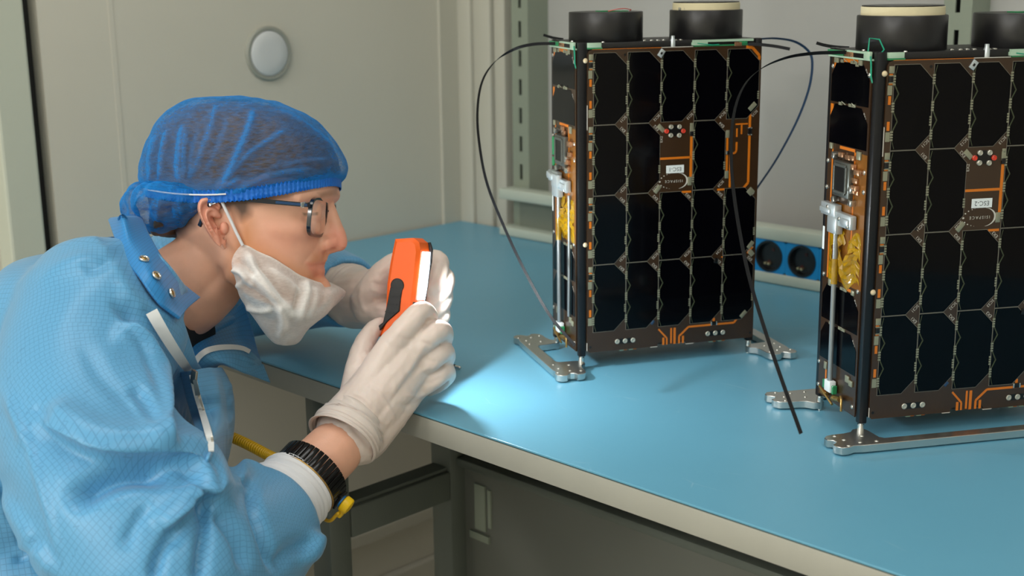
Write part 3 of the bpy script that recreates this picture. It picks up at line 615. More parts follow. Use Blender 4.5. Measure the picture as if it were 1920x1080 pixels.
antenna(SB2, [(1592, 90, 1.335, 3.2), (1566, 88, 1.345, 3.2), (1545, 84.5, 1.36, 3.2), (1531, 80.5, 1.37, 3.2)], 5, (.3, .2, .9), M_tape)
# ================================================================ PERSON
def voxel(mb, size, iters=4, lam=.5):
    me = bpy.data.meshes.new('tmp'); me.from_pydata(mb.v, [], mb.f)
    bm = bmesh.new(); bm.from_mesh(me); bmesh.ops.recalc_face_normals(bm, faces=bm.faces[:]); bm.to_mesh(me); bm.free()
    o = bpy.data.objects.new('tmp', me); COL.objects.link(o)
    md = o.modifiers.new('r', 'REMESH'); md.mode = 'VOXEL'; md.voxel_size = size; md.adaptivity = 0
    dg = bpy.context.evaluated_depsgraph_get(); dg.update()
    e = bpy.data.meshes.new_from_object(o.evaluated_get(dg)); bpy.data.objects.remove(o); bpy.data.meshes.remove(me)
    S_ = Surf(e); S_.smooth(iters, lam); return S_
class Surf:
    """mesh as numpy arrays with smoothing and brush strokes"""
    soft = 2; slack = .02
    def __init__(s, me):
        n = len(me.vertices); s.V = np.empty(n * 3); me.vertices.foreach_get('co', s.V); s.V = s.V.reshape(-1, 3)
        s.F = [tuple(p.vertices) for p in me.polygons]; m = len(me.edges); s.E = np.empty(m * 2, int); me.edges.foreach_get('vertices', s.E); s.E = s.E.reshape(-1, 2)
        bpy.data.meshes.remove(me); s.deg = np.zeros(n); np.add.at(s.deg, s.E.ravel(), 1); s.rest = None
        if all(len(q) == 4 for q in s.F): s.Q = np.array(s.F)
        else: s.Q = np.array([q if len(q) == 4 else (q[0], q[1], q[2], q[2]) for q in s.F])
        s.normals()
    @staticmethod
    def from_mb(mb):
        me = bpy.data.meshes.new('t'); me.from_pydata(mb.v, [], mb.f); me.update(calc_edges=True); return Surf(me)
    def smooth(s, iters=1, lam=.5, mask=None):
        a, b = s.E[:, 0], s.E[:, 1]
        for _ in range(iters):
            acc = np.zeros_like(s.V)
            for k in range(3): acc[:, k] = np.bincount(a, s.V[b, k], len(s.V)) + np.bincount(b, s.V[a, k], len(s.V))
            d = acc / np.maximum(s.deg, 1)[:, None] - s.V; s.V += d * lam * (1 if mask is None else mask[:, None])
        s.normals()
    def normals(s):
        q = s.Q; n = np.cross(s.V[q[:, 2]] - s.V[q[:, 0]], s.V[q[:, 3]] - s.V[q[:, 1]]); N = np.zeros_like(s.V)
        for k in range(4):
            for c_ in range(3): N[:, c_] += np.bincount(q[:, k], n[:, c_], len(s.V))
        s.N = N / np.maximum(np.linalg.norm(N, axis=1), 1e-12)[:, None]
    def proj(s):
        D = s.V - np.array(CP); z = D @ np.array(CF); return 960 + F_PX * (D @ np.array(CR)) / z, 540 - F_PX * (D @ np.array(CU)) / z, z
    def facing(s): D = np.array(CP) - s.V; D /= np.linalg.norm(D, axis=1)[:, None]; return np.clip((s.N * D).sum(1) * 3 + .6, 0, 1)
    def front(s, slack=.02, cell=6):
        """mask of the vertices nearest the camera on their line of sight"""
        x, y, z = s.proj(); k = (np.round(x / cell).astype(int) + 4000) * 20000 + np.round(y / cell).astype(int) + 4000
        u_, inv = np.unique(k, return_inverse=True); mn = np.full(len(u_), 1e9); np.minimum.at(mn, inv, z); return (z < mn[inv] + slack).astype(float)
    def stroke(s, pts, amp, w, kind='ridge', fall=.12, w2=None, fm=None, dirv=None, pull=0.0, pw=10, pdir=None):
        """pts: pixel polyline on the photo's frame; amp in metres; w in pixels"""
        P = spline(pts, max(12, len(pts) * 8)); x, y, z = s.proj(); best = np.full(len(x), 1e9); tt = np.zeros(len(x)); sg = np.zeros(len(x))
        lo, hi = P.min(0) - 6 * w - 20, P.max(0) + 6 * w + 20; idx = np.where((x > lo[0]) & (x < hi[0]) & (y > lo[1]) & (y < hi[1]))[0]
        if not len(idx): return s
        X, Y = x[idx], y[idx]; b = np.full(len(idx), 1e9); t_ = np.zeros(len(idx)); g = np.zeros(len(idx))
        for i in range(len(P) - 1):
            ax, ay = P[i][:2]; bx, by = P[i + 1][:2]; dx, dy = bx - ax, by - ay; L2 = dx * dx + dy * dy + 1e-9
            u_ = np.clip(((X - ax) * dx + (Y - ay) * dy) / L2, 0, 1); qx, qy = X - ax - u_ * dx, Y - ay - u_ * dy; d = np.hypot(qx, qy); m = d < b
            b[m] = d[m]; t_[m] = (i + u_[m]) / (len(P) - 1); g[m] = np.sign(dx * qy - dy * qx)[m]
        e = np.clip(np.minimum(t_, 1 - t_) / fall, 0, 1) if fall else np.ones(len(idx)); e = e * e * (3 - 2 * e)
        if kind == 'ridge': h = np.exp(-(b / w) ** 2)
        elif kind == 'crease': h = np.exp(-b / w)
        elif kind == 'step':                     # lip on the right-hand side of the stroke, sharp drop on its left
            w2 = w2 or w * 4; h = np.where(g > 0, np.exp(-(b / w2) ** 2), np.exp(-(b / w) ** 2) * 2 - 1) ; h = np.where(g > 0, h, np.where(b < w * 3, np.exp(-(b / w) ** 2) * 1.35 - .35, -.35 * np.exp(-((b - w * 3) / w2) ** 2)))
        f_ = s.facing()[idx] * (s.front(s.slack)[idx] if fm is None else fm[idx])
        dv = s.N[idx] if dirv is None else np.array(dirv)[None, :]
        Dm = np.zeros_like(s.V); Dm[idx] = dv * (amp * h * e * f_)[:, None]
        if pull: Dm[idx] += np.array(pdir)[None, :] * (pull * np.exp(-(b / pw) ** 2) * e * f_ * np.clip(g * b / 3 + .5, 0, 1))[:, None]   # the lip hangs over
        a_, b_ = s.E[:, 0], s.E[:, 1]
        for _ in range(s.soft):
            for k in range(3): Dm[:, k] = .4 * Dm[:, k] + .6 * (np.bincount(a_, Dm[b_, k], len(s.V)) + np.bincount(b_, Dm[a_, k], len(s.V))) / np.maximum(s.deg, 1)
        s.V += Dm; return s
    def bump(s, c, r_, vec):
        d = np.linalg.norm(s.V - np.array(c), axis=1); s.V += np.exp(-(d / r_) ** 2)[:, None] * np.array(vec)[None, :]; return s
    def noise(s, amp, scale, seed=0, oct_=2, axis_scale=(1, 1, 1)):
        h = np.zeros(len(s.V)); r_ = np.random.default_rng(seed)
        for o in range(oct_):
            for k in range(5):
                dv = r_.normal(size=3) * np.array(axis_scale); dv *= scale * 2 ** o / np.linalg.norm(dv); h += np.sin(s.V @ dv * 2 * np.pi + r_.uniform(0, 6.28) + 1.6 * np.sin(s.V @ (r_.normal(size=3) * scale * .6) * 6.28 + r_.uniform(0, 6.28))) / 2 ** o
        s.V += s.N * (amp * h / 5)[:, None]; return s
    def mesh(s, name, attrs=None):
        me = bpy.data.meshes.new(name); me.from_pydata(s.V.tolist(), [], s.F); me.update()
        for k, a in (attrs or {}).items():
            at_ = me.attributes.new(k, 'FLOAT_VECTOR', 'POINT'); at_.data.foreach_set('vector', np.ascontiguousarray(a, dtype=np.float32).ravel())
        me.shade_smooth(); return me
    def obj(s, name, m, parent, attrs=None): return link(name, s.mesh(name, attrs), m, parent)
def ring_tube(mb, rings, n=40):
    """rings: (centre, axis a vector, axis b vector, exponent) -> closed tube"""
    v = []; f = []
    for c, a, b, ex in rings:
        for i in range(n):
            t = 2 * math.pi * i / n; ca, sa = math.cos(t), math.sin(t); e = 2 / ex
            v.append(tuple(Vector(c) + Vector(a) * (math.copysign(abs(ca) ** e, ca)) + Vector(b) * (math.copysign(abs(sa) ** e, sa))))
    for k in range(len(rings) - 1):
        for i in range(n): j = (i + 1) % n; f.append((k * n + i, k * n + j, (k + 1) * n + j, (k + 1) * n + i))
    f += [tuple(range(n))[::-1], tuple(range((len(rings) - 1) * n, len(rings) * n))]
    return mb.add(v, f)
def limb(mb, pts, n=28, steps=None, flat=1.0):
    """pts: (px, py, depth, radius) -> capsule-ended tapering tube"""
    P = spline(pts, steps or len(pts) * 6); C = [at(*p[:3]) for p in P]; rd = [max(.001, p[3]) for p in P]
    t0 = (C[0] - C[1]).normalized(); t1 = (C[-1] - C[-2]).normalized(); Cs, Rs = [], []
    for a in (88, 60, 30): Cs.append(C[0] + t0 * rd[0] * math.sin(R(a))); Rs.append(max(1e-4, rd[0] * math.cos(R(a))))
    Cs += C; Rs += rd
    for a in (30, 60, 88): Cs.append(C[-1] + t1 * rd[-1] * math.sin(R(a))); Rs.append(max(1e-4, rd[-1] * math.cos(R(a))))
    mb.tube(Cs, Rs, n); return mb
def ball(mb, c, r_, sc=(1, 1, 1), n=20):
    v = []; f = []; m = n // 2
    for i in range(m + 1):
        th = math.pi * min(max(i, .02), m - .02) / m
        for j in range(n): ph = 2 * math.pi * j / n; v.append((c[0] + r_ * sc[0] * math.sin(th) * math.cos(ph), c[1] + r_ * sc[1] * math.sin(th) * math.sin(ph), c[2] + r_ * sc[2] * math.cos(th)))
    for i in range(m):
        for j in range(n): k = (j + 1) % n; f.append((i * n + j, i * n + k, (i + 1) * n + k, (i + 1) * n + j))
    f += [tuple(range(n))[::-1], tuple(range(m * n, m * n + n))]; return mb.add(v, f)
def sheet(rows, nu, nv, thick=.0, closed=False):
    """smooth grid through rows of (px, py, depth) control points; thick gives it a back side"""
    A = np.array([spline([tuple(at(*p)) for p in r_], nu) for r_ in rows]); G = np.array([spline(A[:, i], nv) for i in range(nu)]).transpose(1, 0, 2)
    return grid_mb(G, thick)
def grid_mb(G, thick=0.0):
    nv, nu = G.shape[:2]; v = [tuple(p) for p in G.reshape(-1, 3)]; f = [(j * nu + i, j * nu + i + 1, (j + 1) * nu + i + 1, (j + 1) * nu + i) for j in range(nv - 1) for i in range(nu - 1)]
    mb = MB(); 
    if thick:
        du = np.gradient(G, axis=1); dv = np.gradient(G, axis=0); n = np.cross(du, dv); n /= np.maximum(np.linalg.norm(n, axis=2), 1e-9)[..., None]
        B = G + n * thick; k = nu * nv; v += [tuple(p) for p in B.reshape(-1, 3)]; f += [tuple(a + k for a in q[::-1]) for q in f]
        bd = [j for j in range(nu)] + [j * nu + nu - 1 for j in range(1, nv)] + [(nv - 1) * nu + i for i in range(nu - 2, -1, -1)] + [j * nu for j in range(nv - 2, 0, -1)]
        for a, b in zip(bd, bd[1:] + bd[:1]): f.append((b, a, a + k, b + k))
    mb.add(v, f); return mb
# ---------------------------------------------------------------- materials of the figure
def attr_mix(m, attr, chan, rgb, fac=1.0):
    """mixes a colour in by one channel of a mesh attribute"""
    nt = m.node_tree; b = nt.nodes['Principled BSDF']; L = nt.links.new; inp = b.inputs['Base Color']
    a = nt.nodes.new('ShaderNodeAttribute'); a.attribute_name = attr; sp_ = nt.nodes.new('ShaderNodeSeparateXYZ'); L(a.outputs['Vector'], sp_.inputs[0])
    mx = nt.nodes.new('ShaderNodeMixRGB'); mx.inputs[2].default_value = (*s2l(rgb), 1)
    mu = nt.nodes.new('ShaderNodeMath'); mu.operation = 'MULTIPLY'; mu.inputs[1].default_value = fac; mu.use_clamp = True; L(sp_.outputs[chan], mu.inputs[0]); L(mu.outputs[0], mx.inputs[0])
    if inp.links: L(inp.links[0].from_socket, mx.inputs[1])
    else: mx.inputs[1].default_value = inp.default_value
    L(mx.outputs[0], inp); return m
M_skin = mat('skin', (233, 177, 149), .46, sss=.12, bump=.12, bscale=900, var=.05, vscale=60)
attr_mix(M_skin, 'mask', 0, (206, 128, 66), .8)      # beard
attr_mix(M_skin, 'mask', 1, (226, 128, 108), .55)      # flushed skin
attr_mix(M_skin, 'mask', 2, (62, 44, 32), .9)         # cropped hair, brows
M_lip = mat('lip', (196, 104, 92), .4, sss=.1)
def cloth_material(name, rgb, line, pitch=.0050, lw=.045, rough=.42, sheen=.15, fac=.46):
    m = mat(name, rgb, rough, bump=.05, bscale=1500, var=.04, vscale=9, spec=.42, sheen=sheen)
    nt = m.node_tree; b = nt.nodes['Principled BSDF']; L = nt.links.new; inp = b.inputs['Base Color']; src = inp.links[0].from_socket
    a = nt.nodes.new('ShaderNodeAttribute'); a.attribute_name = 'weave'; sp_ = nt.nodes.new('ShaderNodeSeparateXYZ'); L(a.outputs['Vector'], sp_.inputs[0]); outs = []
    for ch in (0, 1):
        d = nt.nodes.new('ShaderNodeMath'); d.operation = 'DIVIDE'; d.inputs[1].default_value = pitch; L(sp_.outputs[ch], d.inputs[0])
        fr = nt.nodes.new('ShaderNodeMath'); fr.operation = 'PINGPONG'; fr.inputs[1].default_value = .5; L(d.outputs[0], fr.inputs[0])
        mr = nt.nodes.new('ShaderNodeMapRange'); mr.inputs[1].default_value = lw; mr.inputs[2].default_value = lw * 1.9; mr.inputs[3].default_value = 1; mr.inputs[4].default_value = 0; L(fr.outputs[0], mr.inputs[0]); outs.append(mr.outputs[0])
    mx_ = nt.nodes.new('ShaderNodeMath'); mx_.operation = 'MAXIMUM'; L(outs[0], mx_.inputs[0]); L(outs[1], mx_.inputs[1])
    mu = nt.nodes.new('ShaderNodeMath'); mu.operation = 'MULTIPLY'; mu.inputs[1].default_value = fac; L(mx_.outputs[0], mu.inputs[0])
    mx = nt.nodes.new('ShaderNodeMixRGB'); mx.inputs[2].default_value = (*s2l(line), 1); L(mu.outputs[0], mx.inputs[0]); L(src, mx.inputs[1]); L(mx.outputs[0], inp); return m
M_coat = cloth_material('coat_cloth', (94, 162, 206), (36, 88, 128), fac=.30, rough=.36)
M_coat2 = cloth_material('coat_cloth_collar', (44, 138, 204), (22, 78, 128), fac=.42)
M_zip = mat('zip_tape', (226, 228, 226), .6, bump=.2, bscale=1800)
M_zipm = mat('zip_metal', (170, 166, 156), .28, metal=.9)
M_knit = mat('white_knit', (232, 232, 234), .7, bump=.25, bscale=1200)
M_tee = mat('black_shirt', (16, 16, 18), .8)
M_trou = mat('trousers', (92, 160, 205), .5)
M_shoe = mat('shoe', (225, 225, 225), .5)
M_hair = mat('hair_brown', (84, 68, 52), .5, bump=.7, bscale=420, var=.35, vscale=140, stretch=(1, 1, 3))
M_eye = mat('eye_white', (222, 214, 206), .2); M_iris = mat('iris', (70, 84, 92), .15); M_lash = mat('lash_dark', (40, 26, 20), .6)
def glove_material():
    m = mat('glove_latex', (222, 206, 196), .38, spec=.4, bump=.12, bscale=500, var=.03, vscale=25, sss=.15); return m
M_glove = glove_material()
def veil_material(name, rgb, a0, a1, fs, rough=.6, attr=None, power=2.0, nv=.14):
    """thin non-woven cloth: fibres close up edge-on, so it hides more there"""
    m = mat(name, rgb, rough, bump=.3, bscale=700, spec=.3); nt = m.node_tree; b = nt.nodes['Principled BSDF']; L = nt.links.new
    lw = nt.nodes.new('ShaderNodeLayerWeight'); lw.inputs[0].default_value = .5
    pw = nt.nodes.new('ShaderNodeMath'); pw.operation = 'POWER'; pw.inputs[1].default_value = power; L(lw.outputs['Facing'], pw.inputs[0])
    mr = nt.nodes.new('ShaderNodeMapRange'); mr.inputs[3].default_value = a0; mr.inputs[4].default_value = a1; L(pw.outputs[0], mr.inputs[0])
    tc = nt.nodes.new('ShaderNodeTexCoord'); n = nt.nodes.new('ShaderNodeTexNoise'); n.inputs['Scale'].default_value = fs; n.inputs['Detail'].default_value = 5; mp = nt.nodes.new('ShaderNodeMapping'); mp.inputs['Scale'].default_value = (1, 1, 3.5); mp.inputs['Rotation'].default_value = (.6, .5, .3); L(tc.outputs['Object'], mp.inputs[0]); L(mp.outputs[0], n.inputs['Vector'])
    r2 = nt.nodes.new('ShaderNodeMapRange'); r2.inputs[1].default_value = .3; r2.inputs[2].default_value = .7; r2.inputs[3].default_value = -nv; r2.inputs[4].default_value = nv; L(n.outputs['Fac'], r2.inputs[0])
    ad = nt.nodes.new('ShaderNodeMath'); ad.operation = 'ADD'; ad.use_clamp = True; L(mr.outputs[0], ad.inputs[0]); L(r2.outputs[0], ad.inputs[1])
    if attr:
        a = nt.nodes.new('ShaderNodeAttribute'); a.attribute_name = attr; sp_ = nt.nodes.new('ShaderNodeSeparateXYZ'); L(a.outputs['Vector'], sp_.inputs[0])
        a2 = nt.nodes.new('ShaderNodeMath'); a2.operation = 'ADD'; a2.use_clamp = True; L(ad.outputs[0], a2.inputs[0]); L(sp_.outputs[0], a2.inputs[1]); ad = a2
    L(ad.outputs[0], b.inputs['Alpha']); return m
M_cap = veil_material('hairnet_blue', (8, 126, 206), .14, 1.0, 160, attr='fold', power=1.8)
M_capb = mat('hairnet_blue_doubled', (10, 108, 204), .6, bump=.5, bscale=400, var=.12, vscale=60)
M_veil = veil_material('beard_cover_white', (238, 236, 232), .42, 1.0, 190, attr='fold', power=1.5, nv=.07)
# ---------------------------------------------------------------- head frame
S_YAW = R(4); HS = -CF * math.cos(S_YAW) - CR * math.sin(S_YAW); HF = CR * math.cos(S_YAW) - CF * math.sin(S_YAW)
HK = 1730.0; HD = 1.42
def HP(px, py, s=0.0): return at(px, py, HD - (px - 460) / HK * math.tan(S_YAW)) + HS * s
def pix(P):
    D = Vector(P) - CP; z = D.dot(CF); return 960 + F_PX * D.dot(CR) / z, 540 - F_PX * D.dot(CU) / z, z
def HN(px, py, s):                              # point s off the middle plane that is seen at (px, py)
    x, y = px, py
    for _ in range(6): a, b, _z = pix(HP(x, y, s)); x += px - a; y += py - b
    return HP(x, y, s)
def head_rows(mb, rows, n=64, dy=None):
    P = spline(rows, len(rows) * 5); v = []; f = []
    for k, (py, xb, xf, w_) in enumerate(P):
        for i in range(n):
            t = 2 * math.pi * i / n; ca, sa = math.cos(t), math.sin(t); ex = .86 if ca > 0 else .96
            u_ = math.copysign(abs(ca) ** ex, ca); x = (xb + xf) / 2 + (xf - xb) / 2 * u_; lat = w_ * math.copysign(abs(sa) ** .88, sa)
            yy = py + (dy(k / (len(P) - 1), x) if dy else 0); v.append(tuple(HP(x, yy, lat)))
    m = len(P)
    for k in range(m - 1):
        for i in range(n): j = (i + 1) % n; f.append((k * n + i, k * n + j, (k + 1) * n + j, (k + 1) * n + i))
    f += [tuple(range(n))[::-1], tuple(range((m - 1) * n, m * n))]; mb.add(v, f); return mb
PX = Vector((0, 0, 0))
who = thing('person', 'person in light blue coat, blue hairnet and glasses, leaning over the workbench', 'person', tuple(at(60, 1500, 1.42)))
who.location.z = 0.0; bpy.context.view_layer.update()
WL = Vector(who.location)
def plant(o): o.matrix_parent_inverse = Matrix.Translation(-WL); return o      # parts are built in world coordinates
# ---------------------------------------------------------------- head, neck
hb = MB()
head_rows(hb, [(199, 400, 470, .012), (206, 368, 515, .034), (218, 340, 555, .052), (240, 312, 590, .066), (270, 293, 612, .0735), (305, 283, 626, .077), (338, 281, 631, .077), (362, 286, 631, .0765), (384, 298, 621, .0735), (408, 315, 617, .0715), (434, 334, 613, .0700), (460, 350, 611, .0670), (482, 366, 609, .0630), (504, 388, 604, .0580), (524, 420, 599, .0520), (544, 458, 600, .0440), (562, 505, 596, .0330), (576, 545, 582, .0180)])
# neck: runs down and back from the skull into the collar
ndir = Vector((0, 0, 0))
nr = []
for px, py, b_, a_ in ((440, 430, 62, .048), (412, 478, 74, .053), (384, 512, 82, .057), (350, 540, 88, .060), (305, 572, 90, .060), (265, 606, 88, .062)):
    c = HP(px, py, 0); bv = (CR * .66 - CU * .75) * (b_ / HK); nr.append((c, HS * a_, bv, 2.0))
ring_tube(hb, nr)
def hl(pts, n=16):                               # limb given in head coordinates (px, py, s, r)
    P = spline(pts, len(pts) * 6); C = [HP(*p[:3]) for p in P]; rd = [p[3] for p in P]; hb.tube(C, rd, n); ball(hb, C[0], rd[0]); ball(hb, C[-1], rd[-1])
hl([(617, 384, 0, .0060), (622, 402, 0, .0070), (628, 424, 0, .0082), (633.5, 442, 0, .0094), (635, 455, 0, .0098)])      # bridge to tip
hl([(614, 440, 0, .0125), (620, 456, 0, .0115)])
for sg in (1, -1):
    ball(hb, HP(617, 458, .0125 * sg), .0080); ball(hb, HP(625, 453, .0075 * sg), .0086)
    hl([(626, 363, .002 * sg, .0065), (617, 365, .020 * sg, .0080), (601, 369, .038 * sg, .0080), (580, 378, .053 * sg, .008)])   # brow
    ball(hb, HP(592, 400, .031 * sg), .0142)                                                     # lids over the eyeball
    hl([(594, 428, .028 * sg, .011), (572, 434, .042 * sg, .014), (536, 434, .0535 * sg, .013), (490, 424, .061 * sg, .010)])      # cheekbone
    hl([(450, 450, .055 * sg, .012), (458, 492, .050 * sg, .014), (494, 530, .041 * sg, .015), (545, 552, .026 * sg, .015), (578, 554, .012 * sg, .016)])   # jaw
    hl([(566, 500, .024 * sg, .0050), (584, 497, .016 * sg, .0052), (597, 495, .005 * sg, .0050), (598, 495, 0, .0046)], 12)     # upper lip
    hl([(568, 502, .023 * sg, .0046), (586, 508, .015 * sg, .0066), (596, 508.5, .005 * sg, .0072), (597, 508.5, 0, .0070)], 12)   # lower lip
hl([(607, 474, 0, .0055), (605, 484, 0, .0058)]); ball(hb, HP(590, 545, 0), .0185)
head = voxel(hb, .0017, 5, .5)
_x, _y, _z = head.proj(); _m = np.clip((580 - _x) / 30, 0, 1) * np.clip((_y - 385) / 25, 0, 1) * np.clip((_x - 380) / 30, 0, 1); head.smooth(14, .5, _m)
_m = np.clip((_y - 350) / 10, 0, 1) * np.clip((388 - _y) / 8, 0, 1) * np.clip((_x - 540) / 20, 0, 1); head.smooth(5, .5, _m)
# sockets, mouth line, nostrils, creases
for sg in (1, -1):
    head.bump(HP(612, 396, .016 * sg), .009, -HF * .004); head.bump(HP(585, 410, .040 * sg), .010, -HS * .0015 * sg)
    head.bump(HP(622, 468, .0085 * sg), .0036, CU * .0075)
head.normals()
head.stroke([(574, 499), (585, 499.5), (597, 497.5), (608, 497.5)], -.0026, 1.8, 'crease', .05)
head.stroke([(601, 459), (598, 448), (603, 440)], -.0018, 2.2, 'crease', .2)                       # wing of the nose
head.stroke([(600, 452), (590, 470), (576, 486), (564, 505)], -.0016, 4, 'crease', .2)              # smile line
head.stroke([(568, 390), (578, 387), (590, 389), (598, 394)], -.0016, 1.6, 'crease', .2)            # lid fold
head.stroke([(570, 401), (582, 402.5), (594, 400)], -.0016, 1.6, 'crease', .2)                      # closed lash line
head.stroke([(568, 408), (580, 414), (592, 413)], -.0010, 3, 'crease', .2)
head.stroke([(612, 522), (598, 522), (580, 520)], -.002, 6, 'ridge', .3)
head.stroke([(470, 470), (430, 520), (380, 580)], .0022, 14, 'ridge', .3)                          # neck muscle
head.stroke([(440, 480), (400, 530), (350, 580)], -.0018, 10, 'ridge', .3)
head.smooth(2, .35)
# ear: a modelled dish with helix, groove, bowl, notch piece and lobe, joined into the body mesh
def ear(mb, sg):
    oc = HN(402, 419, .0765) if sg > 0 else HP(414, 419, -.0765)
    fx = (HF * .94 + HS * sg * -.34).normalized(); up = (CU * .985 - HF * .17).normalized(); nn = (HS * sg * .94 + HF * .34).normalized()
    out = [(-10, 93), (-27, 84), (-37, 58), (-36, 28), (-30, -2), (-22, -32), (-12, -60), (2, -84), (14, -96), (24, -88), (29, -66), (31, -38), (31, 0), (30, 34), (24, 68), (10, 88)]   # unit: half-pixels round the middle
    O = np.array(out, float) * np.array([.66, .50]); O = np.vstack([O, O[:1]]); n = 72; B = spline(O, n + 1)[:n]; prof = [(1.0, -.008), (1.02, -.002), (1.0, .0045), (.93, .0072), (.86, .0064), (.79, .0026), (.70, .0014), (.60, .0044), (.53, .0046), (.44, -.0010), (.30, -.0062), (.12, -.0070), (.01, -.0070)]
    v = []; f = []
    for pr, h in prof:
        for i in range(n):
            x, y = B[i]; cx, cy = 3.0, -3.0
            lobe = max(0, min(1, (-y - 22) / 14)); rimf = max(0, min(1, (x - 4) / 8)) * (1 if y < 32 else 0)
            hh = h * (1 - lobe) + (.0035 if pr > .5 else .0015) * lobe * (1 if pr < 1.01 else 0); hh = hh * (1 - rimf * .85) - .003 * rimf
            tilt = .006 * (-(x) / 34)
            q = (cx + (x - cx) * pr, cy + (y - cy) * pr); v.append(tuple(oc + fx * (q[0] / HK) + up * (q[1] / HK) + nn * (hh * 1.15 + tilt)))
    for k in range(len(prof) - 1):
        for i in range(n): j = (i + 1) % n; f.append((k * n + i, k * n + j, (k + 1) * n + j, (k + 1) * n + i))
    f.append(tuple(range((len(prof) - 1) * n, len(prof) * n))); f.append(tuple(range(n))[::-1]); mb.add(v, f)
    tr = oc + fx * (16 / HK) + up * (-8 / HK) - nn * .003; ball(mb, tr, .0046, (1, 1, 1.5))
    P = [oc + fx * (x / HK) + up * (y / HK) + nn * h for x, y, h in ((12, 14, -.003), (2, 16, .001), (-10, 20, .0015))]; mb.tube(P, [.003, .003, .0022], 10); 
eb = MB(); ear(eb, 1); ear(eb, -1); earS = voxel(eb, .0011, 2, .4)
def paint(S_, polys):
    """soft pixel polygons -> mask channels (only near side and middle of the head)"""
    x, y, z = S_.proj(); M_ = np.zeros((len(S_.V), 3))
    for ch, pts, soft, val in polys:
        P = np.array(pts, float); n = len(P); ins = np.zeros(len(x), bool); dmin = np.full(len(x), 1e9)
        for i in range(n):
            (ax, ay), (bx, by) = P[i], P[(i + 1) % n]; c_ = ((ay > y) != (by > y)) & (x < (bx - ax) * (y - ay) / (by - ay + 1e-9) + ax); ins ^= c_
            dx, dy = bx - ax, by - ay; u_ = np.clip(((x - ax) * dx + (y - ay) * dy) / (dx * dx + dy * dy), 0, 1); dmin = np.minimum(dmin, np.hypot(x - ax - u_ * dx, y - ay - u_ * dy))
        sd = np.where(ins, dmin, -dmin); M_[:, ch] = np.maximum(M_[:, ch], val * np.clip(sd / soft * .5 + .5, 0, 1))
    return M_
polysH = [(0, [(452, 418), (470, 412), (482, 450), (520, 482), (560, 505), (600, 520), (604, 570), (520, 590), (440, 560), (430, 500)], 16, .85), (0, [(588, 476), (612, 474), (610, 492), (580, 496)], 5, .45), (0, [(440, 395), (470, 400), (468, 430), (450, 430)], 10, .7),
          (1, [(622, 425), (650, 430), (650, 472), (605, 470)], 12, .9), (1, [(500, 420), (580, 425), (590, 450), (540, 480), (490, 455)], 26, .5), (1, [(574, 492), (612, 490), (612, 520), (590, 520), (578, 503)], 4, .85),
          (2, [(270, 180), (640, 180), (625, 330), (560, 352), (470, 385), (468, 402), (452, 412), (436, 392), (372, 395), (366, 424), (330, 446), (270, 452)], 10, 1.0), (2, [(596, 362), (634, 350), (634, 366), (600, 372)], 4, .55), (2, [(568, 399.5), (582, 400.5), (596, 398), (595, 403), (570, 404)], 2.0, .85)]
mk = paint(head, polysH); mke = paint(earS, [(1, [(366, 370), (440, 370), (436, 466), (380, 470)], 10, .7)])
# ---------------------------------------------------------------- rest of the body (under the clothes)
bb = MB()
UA = [(190, 640, 1.300, .050), (155, 765, 1.215, .048), (235, 930, 1.15, .046), (318, 1062, 1.125, .043)]
FA = [(318, 1062, 1.125, .044), (415, 1030, 1.20, .042), (500, 972, 1.278, .034), (575, 894, 1.326, .0312), (632, 838, 1.352, .0305)]
LUA = [(330, 560, 1.60, .055), (440, 560, 1.648, .044), (560, 548, 1.66, .040)]
LFA = [(560, 548, 1.66, .040), (620, 555, 1.58, .034), (668, 553, 1.525, .028)]
TOR = [(-10, 1120, 165, .165, 1.42), (25, 1000, 160, .165, 1.42), (75, 880, 160, .16, 1.42), (135, 760, 160, .165, 1.42), (190, 660, 130, .140, 1.44), (236, 600, 92, .115, 1.44), (280, 560, 60, .07, 1.43)]
def torso(mb, rows, n=64, ex=2.3):
    P = spline(rows, len(rows) * 5); rr_ = []
    for i, (px, py, b_, a_, d) in enumerate(P):
        j0, j1 = max(i - 1, 0), min(i + 1, len(P) - 1); dx, dy = P[j1][0] - P[j0][0], -(P[j1][1] - P[j0][1]); L_ = math.hypot(dx, dy); t = CR * (dx / L_) + CU * (dy / L_); pv = CR * (-dy / L_) + CU * (dx / L_)
        rr_.append((at(px, py, d), -CF * a_, pv * (b_ / F_PX * d), ex))
    ring_tube(mb, rr_, n)
torso(bb, TOR); limb(bb, UA); limb(bb, FA); limb(bb, LUA); limb(bb, LFA)
limb(bb, [(632, 838, 1.352, .028), (664, 800, 1.372, .016), (700, 750, 1.385, .012)]); limb(bb, [(672, 553, 1.52, .026), (690, 552, 1.512, .016), (712, 550, 1.50, .012)])
LEGN = [(10, 1100, 1.33, .085), (200, 1260, 1.30, .078), (400, 1390, 1.30, .062), (330, 1700, 1.36, .050), (230, 1960, 1.42, .040)]
LEGF = [(10, 1100, 1.53, .085), (190, 1260, 1.56, .078), (380, 1380, 1.58, .062), (300, 1640, 1.60, .050), (200, 1830, 1.62, .040)]
limb(bb, LEGN); limb(bb, LEGF)
rest = voxel(bb, .007, 4, .5)
def join(parts):
    V = []; F = []; M_ = []; k = 0
    for S_, m_ in parts: V.append(S_.V); F += [tuple(i + k for i in q) for q in S_.F]; M_.append(m_); k += len(S_.V)
    me = bpy.data.meshes.new('body'); me.from_pydata(np.vstack(V).tolist(), [], F); me.update(); a = me.attributes.new('mask', 'FLOAT_VECTOR', 'POINT'); a.data.foreach_set('vector', np.vstack(M_).astype(np.float32).ravel()); me.shade_smooth(); return me
